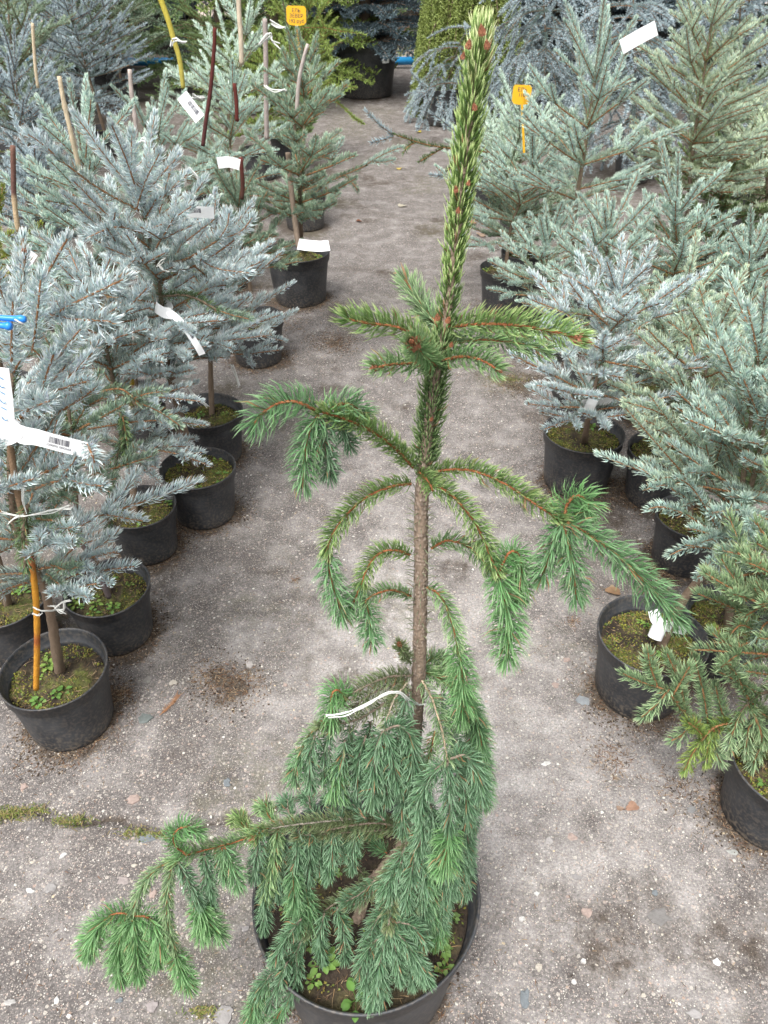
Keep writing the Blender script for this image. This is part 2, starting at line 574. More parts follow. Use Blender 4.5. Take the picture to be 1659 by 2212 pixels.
def fbm(x, y, seed=0, o=4):
    s = 0; a = 0.5
    for k in range(o):
        s = s + a * vnoise(x * 2 ** k, y * 2 ** k, seed + k); a *= 0.5
    return s


# ------------------------------------------------------------------ pot placement
def solve_pot(cx, front, w, ratio=0.78):
    r = 0.12
    for _ in range(30):
        h = ratio * 2 * r
        yf = G(829.5, front, h)[1]
        c = np.array([0, yf + r, h])
        dp = depth_at(c)
        r = w / 2 / F * dp
    x = (cx - 829.5) / F * dp
    return np.array([x, yf + r, 0.0]), r, h


POTS = []          # (centre, radius) for the litter round their feet


def make_pot(parent, c, r, h, near=True, seed=0, tilt=0):
    rng = np.random.RandomState(seed + 100)
    sides = 64 if near else 28
    rb = r * 0.80

    def lathe(prof, name, par):
        mb = MB()
        a = np.arange(sides) / sides * 2 * np.pi
        wob = 1 + 0.012 * np.sin(2 * a + seed) + 0.006 * np.sin(3 * a + seed * 2)
        n = len(prof)
        dn = lambda j, pz: 1 - .022 * max(0, math.sin(a[j] * 1.0 + seed * 1.7) * math.cos(2.2 * a[j] + seed)) * math.sin(min(1, pz / h) * 3.0)
        V = np.array([[[c[0] + pr * wob[j] * dn(j, pz) * math.cos(a[j]), c[1] + pr * wob[j] * dn(j, pz) * math.sin(a[j]), c[2] + pz + (.0015 * math.sin(a[j] * 2 + seed) if pz > h * .8 else 0)] for j in range(sides)] for pr, pz in prof])
        i = np.arange(n - 1)[:, None] * sides; j = np.arange(sides)[None, :]; j2 = (j + 1) % sides
        A = (i + j).ravel(); B = (i + j2).ravel(); C = (i + sides + j2).ravel(); D = (i + sides + j).ravel()
        z = (V.reshape(-1, 3)[:, 2] - c[2]) / h
        dirt = np.clip(0.22 + 1.1 * np.exp(-z * 5.5) + 0.18 * (z > 0.9), 0, 1)
        mb.add(V.reshape(-1, 3), np.concatenate([np.stack([A, B, C], 1), np.stack([A, C, D], 1)]), np.stack([dirt] * 3, 1))
        return mb.build(name, M_POT, par, c, smooth=True)
    band = h * 0.17
    rw = r * 0.955
    t = 0.0028 if r < 0.25 else 0.006
    body = [(0.001, 0.004), (rb * 0.6, 0.004), (rb * 0.93, 0.0), (rb * 0.985, h * 0.012), (rb, h * 0.035)]
    for k in range(1, 7):
        u = k / 7
        body.append((rb + (rw * 0.985 - rb) * u, h * 0.035 + (h - band - h * 0.035) * u))
    body.append((rw * 0.985, h - band))
    rim = [(rw * 0.985, h - band), (rw * 0.99, h - band), (rw + 0.002, h - band), (rw + 0.0035, h - band + 0.002), (r * 0.985, h - 0.006), (r, h - 0.005), (r + 0.0012, h - 0.002), (r - 0.0004, h),
           (r - t * 0.8, h), (r - t - 0.001, h - 0.002), (r - t - 0.003, h - 0.006), (rw - t, h - band), (rw - t - 0.004, h - band - 0.002), (rw - t - 0.006, h - band - 0.008),
           (rw - t - 0.010, h * 0.60)]
    p = lathe(body, 'pot', parent)
    lathe(rim, 'rim', p)
    return rw - t - 0.004


def leafshape(mb, p, d, nrm, L, wd, col, rng, fold=0.15):
    d = d / np.linalg.norm(d); s = np.cross(d, nrm); s /= np.linalg.norm(s) + 1e-9; nn = np.cross(s, d)
    us = [0, 0.25, 0.55, 0.85, 1]; ws = [0.05, 0.85, 1.0, 0.55, 0]
    V = []
    for u, ww in zip(us, ws):
        b = p + d * L * u - nn * L * 0.18 * u * u
        V += [b - s * wd / 2 * ww + nn * fold * wd * ww, b, b + s * wd / 2 * ww + nn * fold * wd * ww]
    f = []
    for k in range(4):
        a = 3 * k
        f += [[a, a + 1, a + 4], [a, a + 4, a + 3], [a + 1, a + 2, a + 5], [a + 1, a + 5, a + 4]]
    c = np.tile(np.asarray(col) * rng.uniform(0.8, 1.2), (15, 1)); c[1::3] *= 1.15
    mb.add(V, f, np.clip(c, 0, 1))


def weed(parent, origin, p, size, rng, col=(0.13, 0.26, 0.05), n=7, upright=0.4):
    mb = MB()
    for k in range(n):
        az = k * 2.4 + rng.uniform(-.4, .4)
        out = np.array([math.cos(az), math.sin(az), 0])
        rr = size * rng.uniform(0.25, 1.0)
        st = p + out * rr * 0.5 + np.array([0, 0, size * upright * rng.uniform(0.4, 1.2)])
        tube(mb, np.array([p, (p + st) / 2 + [0, 0, size * .1], st]), 0.0008, 0.0006, (0.10, 0.20, 0.04), 3)
        L = size * rng.uniform(0.4, 0.65)
        leafshape(mb, st, out + np.array([0, 0, rng.uniform(-.1, .4)]), np.array([0, 0, 1.0]), L, L * 0.75, col, rng)
    return mb.build('weed', M_LEAF, parent, origin)


def fill_soil(parent, c, rin, h, near, seed, moss=1.0, level=0.80, weeds=0, dark=0.0):
    rng = np.random.RandomState(seed + 500)
    nr, na = (26, 72) if near else (8, 24)
    rr = np.linspace(0, 1, nr); aa = np.arange(na) / na * 2 * np.pi
    RR, AA = np.meshgrid(rr, aa, indexing='ij')
    X = c[0] + RR * rin * np.cos(AA); Y = c[1] + RR * rin * np.sin(AA)
    amp = 0.014 if near else 0.01
    Z = c[2] + h * level + amp * (fbm(X * 45, Y * 45, seed, 4) - 0.5) * 2 + (1 - RR ** 2) * 0.006
    Zf = lambda x, y: c[2] + h * level + amp * (fbm(np.atleast_1d(x) * 45, np.atleast_1d(y) * 45, seed, 4)[0] - 0.5) * 2 + 0.004
    V = np.stack([X, Y, Z], -1).reshape(-1, 3)
    f = []
    i = np.arange(nr - 1)[:, None] * na; j = np.arange(na)[None, :]; j2 = (j + 1) % na
    A = (i + j).ravel(); B = (i + j2).ravel(); C = (i + na + j2).ravel(); D = (i + na + j).ravel()
    mb = MB(); mb.add(V, np.concatenate([np.stack([A, C, B], 1), np.stack([A, D, C], 1)]))
    s = mb.build('soil', M_SOIL, parent, c, smooth=True)
    nm = int((2600 if near else 260) * moss * (rin / 0.12) ** 2 * (1 if near else 1))
    if nm:
        q = np.sqrt(rng.uniform(0, 1, nm)) * rin * 0.97; t = rng.uniform(0, 2 * np.pi, nm)
        x = c[0] + q * np.cos(t); y = c[1] + q * np.sin(t)
        m = fbm(x * 20, y * 20, seed + 9, 4)
        keep = m > (0.50 - 0.12 * moss) + dark
        x, y, m = x[keep], y[keep], m[keep]
        z = c[2] + h * level + amp * (fbm(x * 45, y * 45, seed, 4) - 0.5) * 2 + 0.003
        n = len(x)
        az = rng.uniform(0, 2 * np.pi, n); L = rng.uniform(0.003, 0.0085, n) * (1 if near else 2.0); w = rng.uniform(0.0012, 0.003, n) * (1 if near else 2)
        o = np.stack([np.cos(az), np.sin(az), rng.uniform(0.1, 1.6, n)], 1); o /= np.linalg.norm(o, axis=1)[:, None]
        sd = np.stack([-np.sin(az), np.cos(az), np.zeros(n)], 1)
        p = np.stack([x, y, z], 1)
        V = np.stack([p, p + o * (L * .6)[:, None] + sd * w[:, None], p + o * (L * .6)[:, None] - sd * w[:, None], p + o * L[:, None] + [0, 0, -.001]], 1)
        pal = np.array([(0.22, 0.22, 0.04), (0.14, 0.17, 0.035), (0.30, 0.25, 0.06), (0.09, 0.14, 0.03), (0.18, 0.12, 0.05)])
        cc = pal[rng.choice(5, n, p=[.3, .27, .15, .18, .10])] * rng.uniform(.7, 1.3, (n, 1))
        mb = MB(); mb.add(V.reshape(-1, 3), (np.arange(n)[:, None, None] * 4 + np.array([[0, 1, 2], [1, 3, 2]])[None]).reshape(-1, 3), np.repeat(cc, 4, 0))
        mb.build('moss', M_LEAF, s, c, kind='stuff')
    if near:   # fallen dead needles and bark crumbs lying on the soil
        n = int(260 * (rin / 0.12) ** 2)
        q = np.sqrt(rng.uniform(0, 1, n)) * rin * 0.95; t = rng.uniform(0, 2 * np.pi, n)
        x = c[0] + q * np.cos(t); y = c[1] + q * np.sin(t)
        z = c[2] + h * level + amp * (fbm(x * 45, y * 45, seed, 4) - 0.5) * 2 + 0.005
        mb = MB(); sticks(mb, np.stack([x, y, z], 1), 0.006, 0.022, 0.0011, rng, [(0.20, 0.13, 0.07), (0.11, 0.07, 0.045), (0.30, 0.22, 0.13)])
        mb.build('needle_litter', M_ATTR, s, c, kind='stuff')
    for k in range(weeds):
        q = rin * rng.uniform(0.35, 0.9); t = rng.uniform(0, 2 * np.pi)
        x, y = c[0] + q * math.cos(t), c[1] + q * math.sin(t)
        weed(parent, c, np.array([x, y, Zf(x, y)]), rng.uniform(0.012, 0.026), rng, (0.13, 0.25, 0.06) if k % 2 else (0.20, 0.30, 0.07), n=rng.randint(5, 9))
    return s, Zf


def sticks(mb, p, l0, l1, w, rng, pal):
    n = len(p)
    if n == 0:
        return
    az = rng.uniform(0, 2 * np.pi, n); L = rng.uniform(l0, l1, n)
    d = np.stack([np.cos(az), np.sin(az), rng.uniform(-.12, .2, n)], 1)
    sd = np.stack([-np.sin(az), np.cos(az), np.zeros(n)], 1) * (w / 2)
    up = np.array([0, 0, w * .8])
    mid = p + d * (L * .5)[:, None] + sd * rng.uniform(-2, 2, (n, 1))
    e = p + d * L[:, None]
    V = np.stack([p - sd, p + sd, p + up, mid - sd, mid + sd, mid + up, e], 1)
    fb = [[0, 3, 2], [3, 5, 2], [1, 2, 4], [2, 5, 4], [3, 6, 5], [4, 5, 6]]
    cc = np.array(pal)[rng.randint(0, len(pal), n)] * rng.uniform(.6, 1.4, (n, 1))
    mb.add(V.reshape(-1, 3), (np.arange(n)[:, None, None] * 7 + np.array(fb)[None]).reshape(-1, 3), np.clip(np.repeat(cc, 7, 0), 0, 1))


# ------------------------------------------------------------------ the ground
def ground():
    xs = np.r_[-90, -50, -28, -16, -10, -7, np.linspace(-5, -1.7, 30), np.linspace(-1.68, 1.68, 230), np.linspace(1.7, 5, 30), 7, 10, 16, 28, 50, 90]
    ys = np.r_[-40, -15, -5, -2, -.8, np.linspace(0, 2.6, 230), np.linspace(2.62, 6, 90), np.linspace(6.1, 14, 40), 17, 22, 30, 45, 70, 120, 200, 330]
    X, Y = np.meshgrid(xs, ys, indexing='xy')
    near = np.clip(1 - (np.abs(X) - 3) / 3, 0, 1) * np.clip(1 - (Y - 6) / 4, 0, 1)
    Z = ((fbm(X * 3, Y * 3, 3, 4) - .5) * 0.010 + (fbm(X * 30, Y * 30, 5, 3) - .5) * 0.004) * near
    # crack across the left foreground
    cr = [G(-60, 1755), G(60, 1752), G(170, 1772), G(270, 1770), G(330, 1795), G(440, 1778), G(560, 1750), G(700, 1700)]
    cx = np.array([p[0] for p in cr]); cy = np.array([p[1] for p in cr])
    yy = np.interp(X, cx, cy) + (fbm(X * 26, X * 0 + 3, 11, 3) - .45) * 0.03
    inr = (X > cx[0]) & (X < cx[-1])
    dist = np.abs(Y - yy)
    wd = 0.008 + 0.012 * vnoise(X * 9, X * 0, 4)
    crack = np.where(inr, np.clip(1 - dist / wd, 0, 1), 0)
    Z = Z - crack * 0.020
    # colour controls
    lane = np.exp(-((X - (0.02 + 0.02 * Y)) / 0.42) ** 2)
    pale = lane * 0.75 * np.exp(-((Y - 1.55) / 0.85) ** 2) + 0.28 * np.exp(-((X - .3) ** 2 + (Y - .9) ** 2) / .25) + (fbm(X * 1.7, Y * 1.7, 21, 4) - .5) * 0.8 - .05 - .35 * np.exp(-((X + .75) ** 2 + (Y - .7) ** 2) / .25)
    pale = np.clip(pale, 0, 1)
    dirt = np.clip((fbm(X * 4.5, Y * 4.5, 31, 4) - .56) * 5, 0, .8) * .8 + crack
    dirt += 0.35 * np.clip((Y - 3.0) / 4, 0, 1)
    for c, rb, nr in POTS:  # foot ring: dirt, deepened so it also paints the pot's contact shade
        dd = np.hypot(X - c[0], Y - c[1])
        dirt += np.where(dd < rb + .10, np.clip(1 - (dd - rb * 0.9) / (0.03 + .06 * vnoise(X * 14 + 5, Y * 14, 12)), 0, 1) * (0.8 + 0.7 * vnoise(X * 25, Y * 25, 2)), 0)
    for (px, py, rad) in ((480, 1475, .10), (1100, 825, .12), (1130, 835, .13), (720, 735, .12), (290, 1405, .08), (640, 660, .16), (870, 880, .06), (660, 500, .2), (520, 1490, .06)):
        g = G(px, py); dirt += 0.9 * np.exp(-((X - g[0]) ** 2 + ((Y - g[1])) ** 2) / rad ** 2 * 2.2) * (0.4 + vnoise(X * 30, Y * 30, 8))
    side = np.clip((np.abs(X - 0.02) - 0.35 - 0.06 * Y) / 0.4, 0, 1)
    dirt += 0.25 * side * np.clip((Y - 1.0), 0, 1)
    dirt = np.clip(dirt, 0, 1)
    green = np.clip((fbm(X * 3.1, Y * 3.1, 51, 4) - .52) * 2.4, 0, .35) + 0.25 * np.exp(-((X + .35) ** 2 + (Y - 1.6) ** 2) / .12) * vnoise(X * 7, Y * 7, 5)
    for (px, py, rad) in ((1090, 820, .10),):
        g = G(px, py); green += np.exp(-((X - g[0]) ** 2 + (Y - g[1]) ** 2) / rad ** 2)
    green = np.clip(green, 0, 1)
    h, w = X.shape
    idx = np.arange(h * w).reshape(h, w)
    A = idx[:-1, :-1].ravel(); B = idx[:-1, 1:].ravel(); C = idx[1:, 1:].ravel(); D = idx[1:, :-1].ravel()
    mb = MB()
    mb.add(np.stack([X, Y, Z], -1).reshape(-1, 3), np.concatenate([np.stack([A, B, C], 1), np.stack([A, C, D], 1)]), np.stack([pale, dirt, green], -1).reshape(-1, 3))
    return mb.build('ground', M_GROUND, smooth=True, kind='structure')


# ------------------------------------------------------------------ potted conifers
BARK = (0.17, 0.125, 0.09)
TWIG = (0.30, 0.15, 0.07)
TYPES = {   # needle base, needle tip, old needle colour
    'blue': ((0.42, 0.52, 0.535), (0.82, 0.87, 0.84), (0.11, 0.165, 0.085)),
    'deepblue': ((0.22, 0.30, 0.335), (0.52, 0.60, 0.62), (0.07, 0.12, 0.09)),
    'silver': ((0.355, 0.485, 0.435), (0.72, 0.84, 0.68), (0.15, 0.20, 0.08)),
    'mint': ((0.36, 0.47, 0.38), (0.75, 0.82, 0.56), (0.16, 0.20, 0.07)),
    'green': ((0.10, 0.165, 0.07), (0.25, 0.34, 0.14), (0.05, 0.09, 0.04)),
    'bluegreen': ((0.20, 0.29, 0.215), (0.44, 0.53, 0.38), (0.09, 0.14, 0.06)),
    'fresh': ((0.19, 0.29, 0.15), (0.46, 0.56, 0.32), (0.10, 0.15, 0.06)),
    'yellow': ((0.20, 0.24, 0.045), (0.38, 0.40, 0.10), (0.14, 0.16, 0.04)),
    'lime': ((0.15, 0.22, 0.055), (0.33, 0.42, 0.11), (0.08, 0.13, 0.03)),
    'curtain': ((0.15, 0.20, 0.05), (0.32, 0.38, 0.11), (0.15, 0.16, 0.04)),
    'dark': ((0.035, 0.055, 0.055), (0.09, 0.13, 0.13), (0.02, 0.035, 0.03)),
    'darkblue': ((0.06, 0.09, 0.105), (0.14, 0.19, 0.21), (0.03, 0.05, 0.05)),
    'rust': ((0.26, 0.15, 0.03), (0.42, 0.26, 0.06), (0.15, 0.09, 0.03)),
}


def grow(nb, wb, p, d, seglen, years, rng, typ, lod, npar, sidevec, droop=0.0, first=True, rw=0.0025):
    """a branch: yearly segments, each ending in a continuation and side shoots"""
    d = d / np.linalg.norm(d)
    L = seglen * rng.uniform(0.8, 1.15)
    bend = np.array([rng.normal(0, .07), rng.normal(0, .07), rng.normal(0, .05) - droop])
    mid = p + d * L * .5 + bend * L * .15
    e = p + d * L + bend * L * .6
    P = smooth_line([p, mid, e], 0.02 if lod < 2 else 0.04)
    base, tipc, old = TYPES[typ]
    base = np.array(base); tipc = np.array(tipc); old = np.array(old)
    dens, Ln, w = npar
    if years <= 1:
        col, tc, dd = base, tipc, dens
    else:
        k = min(1, 0.45 + 0.25 * (years - 2)); col, tc, dd = base * (1 - k) + old * k, tipc * (1 - k) + old * 1.5 * k, dens * 0.75
    sh = rng.uniform(0.88, 1.14)
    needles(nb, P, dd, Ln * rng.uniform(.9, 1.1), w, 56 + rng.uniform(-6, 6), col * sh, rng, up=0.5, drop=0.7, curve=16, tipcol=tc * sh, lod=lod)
    r = 0.0012 + rw * 0.45 * years
    tube(wb, P[:: (1 if lod < 2 else 1)], r, r * .75, TWIG if years <= 2 else BARK, 4 if lod < 2 else 3, 0.12 if lod < 2 else 0)
    if years <= 1:
        return
    nd = e - mid; nd /= np.linalg.norm(nd)
    nd = nd + np.array([0, 0, 0.10 - droop]); nd /= np.linalg.norm(nd)
    grow(nb, wb, e, nd + rng.normal(0, .07, 3), seglen * .96, years - 1, rng, typ, lod, npar, sidevec, droop, False, rw)
    for s in (-1, 1):
        if rng.uniform() < 0.88:
            sd = nd * 0.72 + s * sidevec * 0.68 + np.array([0, 0, rng.uniform(-.05, .15)])
            grow(nb, wb, e - nd * 0.004, sd + rng.normal(0, .07, 3), seglen * .70, years - 1 if rng.uniform() < .7 else 1, rng, typ, lod, npar, sidevec, droop, False, rw)
    # small shoots along last year's wood
    if years >= 2 and rng.uniform() < 0.35:
        q = P[int(len(P) * rng.uniform(.35, .7))]
        s = rng.choice([-1, 1])
        grow(nb, wb, q, nd * .55 + s * sidevec * .8 + np.array([0, 0, .1]), seglen * .5, 1, rng, typ, lod, npar, sidevec, droop, False, rw)


def potted_tree(label, pot, top, typ='blue', lod=1, seed=1, rmax=0.26, lead=0.16, whorls=4, dy=0.0, start=0.28, moss=1.0, weeds=0,
                name='potted_spruce', cat='potted tree', group=None, nb_arms=5, via=None, custom=None, level=0.8, droop=0.0, dens=None, nlen=None, nwid=None, elev=(54, 16), interior=True, ratio=0.78, tr=None, ystart=1, npot=None, sideangle=0.):
    rng = np.random.RandomState(seed)
    c, r, h = solve_pot(pot[0], pot[1], pot[2], ratio)
    near = lod < 2
    root = thing(name, label, cat, c, group)
    rin = make_pot(root, c, r, h, near, seed)
    level = 0.74 + .11 * rng.uniform()
    s, Zf = fill_soil(root, c, rin, h, near, seed, moss, level, weeds + (2 if near else 0))
    npar = {0: (2300, 0.0255, 0.0019), 1: (1750, 0.0245, 0.0023), 2: (800, 0.028, 0.0050), 3: (330, 0.026, 0.008)}[lod]
    if dens: npar = (npar[0] * dens, npar[1], npar[2])
    if nlen: npar = (npar[0], nlen, npar[2])
    if nwid: npar = (npar[0], npar[1], nwid)
    nlod = 1 if lod <= 1 else 2
    tp = W(top[0], top[1], c[1] + dy)
    base = np.array([c[0] + rng.uniform(-.1, .1) * r, c[1] + rng.uniform(-.1, .1) * r, h * (level - 0.04)])
    if via:
        ln = [np.array([c[0], c[1], h * (level - .04)]) if via[0] is None else G(via[0][0], via[0][1], h * level - .01)] + [W(v[0], v[1], v[2] if len(v) > 2 else c[1]) for v in via[1:]] + [tp]
    else:
        ln = [base, base * .6 + tp * .4 + np.r_[rng.normal(0, .015, 2), 0], base * .25 + tp * .75 + np.r_[rng.normal(0, .01, 2), 0], tp]
    T = smooth_line(ln, 0.015)
    dl = np.r_[0, np.cumsum(np.linalg.norm(np.diff(T, axis=0), axis=1))]; H = dl[-1]
    at = lambda s_: np.array([np.interp(s_, dl, T[:, k]) for k in range(3)])
    r0 = tr if tr else 0.011 + 0.004 * (H > 1)
    wb = MB()
    rad = r0 + (0.0022 - r0) * (dl / H) ** 0.9
    cols = np.array(BARK) * rng.uniform(.9, 1.15)
    tube(wb, T, rad, None, cols, 10 if near else 6, 0.10)
    # short lateral stubs and knots on the bark
    trunk = wb.build('trunk', M_BARK, root, c, smooth=True)
    # leader
    base_c, tip_c, old_c = [np.array(q) for q in TYPES[typ]]
    nb = MB()
    sel = T[dl > H - lead]
    if lead > 0 and len(sel) > 2:
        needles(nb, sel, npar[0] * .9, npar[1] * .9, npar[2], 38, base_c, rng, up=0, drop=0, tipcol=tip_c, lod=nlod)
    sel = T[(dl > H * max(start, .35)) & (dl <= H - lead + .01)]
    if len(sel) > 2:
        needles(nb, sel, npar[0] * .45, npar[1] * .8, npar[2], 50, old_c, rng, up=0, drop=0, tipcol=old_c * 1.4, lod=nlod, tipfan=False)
    nb.build('needles', M_NEEDLE, trunk, c, kind='stuff')
    if near:
        b0 = bud(root, c, T[-1] + [0, 0, .004], 0.004, T[-1] - T[-3])
    # whorls
    hs_ = [H - lead - (H - lead - H * start) * (k / max(1, whorls - 1)) ** 0.9 for k in range(whorls)]
    mbn, mbw = MB(), MB()
    for k, s_ in enumerate(hs_):
        p = at(s_)
        u = k / max(1, whorls - 1)
        years = ([1, 2, 2, 2, 2, 3, 3] if near else [1, 2, 3, 3, 3, 3, 3])[min(6, k + ystart - 1)]
        reach = rmax * (0.56 + 0.44 * min(1, u * 1.35))
        if u > .8: reach *= .85
        seg = reach / (0.95 * years)
        el0, el1 = elev
        el = math.radians(el0 + (el1 - el0) * min(1, u * 1.2))
        na = nb_arms + (1 if k > 1 else 0) + (0 if near else 1)
        ph = rng.uniform(0, 6.28)
        for i in range(na):
            az = ph + i / na * 2 * np.pi + rng.uniform(-.25, .25)
            e2 = el + rng.normal(0, .12)
            d = np.array([math.cos(az) * math.cos(e2), math.sin(az) * math.cos(e2), math.sin(e2)])
            sv = np.array([-math.sin(az), math.cos(az), 0])
            n1, w1 = (MB(), MB()) if near else (mbn, mbw)
            grow(n1, w1, p + rng.normal(0, .004, 3), d, seg * rng.uniform(.85, 1.1), years, rng, typ, nlod, npar, sv, droop)
            if near:
                o = w1.build('branch', M_BARK, root, c)
                n1.build('needles', M_NEEDLE, o, c, kind='stuff')
        # weak shoots between whorls
        if interior and k < whorls - 1:
            for i in range(2 if near else 3):
                q = at(s_ - (s_ - hs_[k + 1]) * rng.uniform(.2, .85))
                az = rng.uniform(0, 6.28); e2 = el * .8
                d = np.array([math.cos(az) * math.cos(e2), math.sin(az) * math.cos(e2), math.sin(e2)])
                sv = np.array([-math.sin(az), math.cos(az), 0])
                n1, w1 = (MB(), MB()) if near else (mbn, mbw)
                grow(n1, w1, q, d, reach * .42, 1 if k == 0 else 2, rng, typ, nlod, npar, sv, droop)
                if near:
                    o = w1.build('branch', M_BARK, root, c)
                    n1.build('needles', M_NEEDLE, o, c, kind='stuff')
    if not near:
        o = mbw.build('branch', M_BARK, root, c)
        mbn.build('crown', M_NEEDLE, root, c, kind='stuff')
    for cb in (custom or []):
        px_branch(root, c, cb, rng, typ, 1 if near else 2, npar)
    return root, c, r, h


def px_branch(root, c, spec, rng, typ, nlod, npar):
    """a hand-placed branch: dict(pts=[(px,py,Y)...], typ, side=[...])"""
    t = spec.get('typ', typ)
    base_c, tip_c, old_c = [np.array(q) for q in TYPES[t]]
    for sh in spec['shoots']:
        n1, w1 = MB(), MB()
        pts, age = sh[0], sh[1]
        P = smooth_line([W(*q) for q in pts], 0.012)
        k = {0: 0, 1: .5, 2: 1}[age]
        sc = spec.get('nl', 1.0)
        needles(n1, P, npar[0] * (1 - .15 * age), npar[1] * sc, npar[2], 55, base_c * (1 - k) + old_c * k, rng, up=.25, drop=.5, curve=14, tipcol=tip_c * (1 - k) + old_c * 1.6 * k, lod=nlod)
        tube(w1, P, 0.0022 + .001 * age, 0.0014 + .001 * age, TWIG if age < 2 else BARK, 5, .1)
        o = w1.build('branch', M_BARK, root, c)
        n1.build('needles', M_NEEDLE, o, c, kind='stuff')


# ------------------------------------------------------------------ everything that stands in a pot
def T(label, pot, top, **k):
    return dict(label=label, pot=pot, top=top, **k)


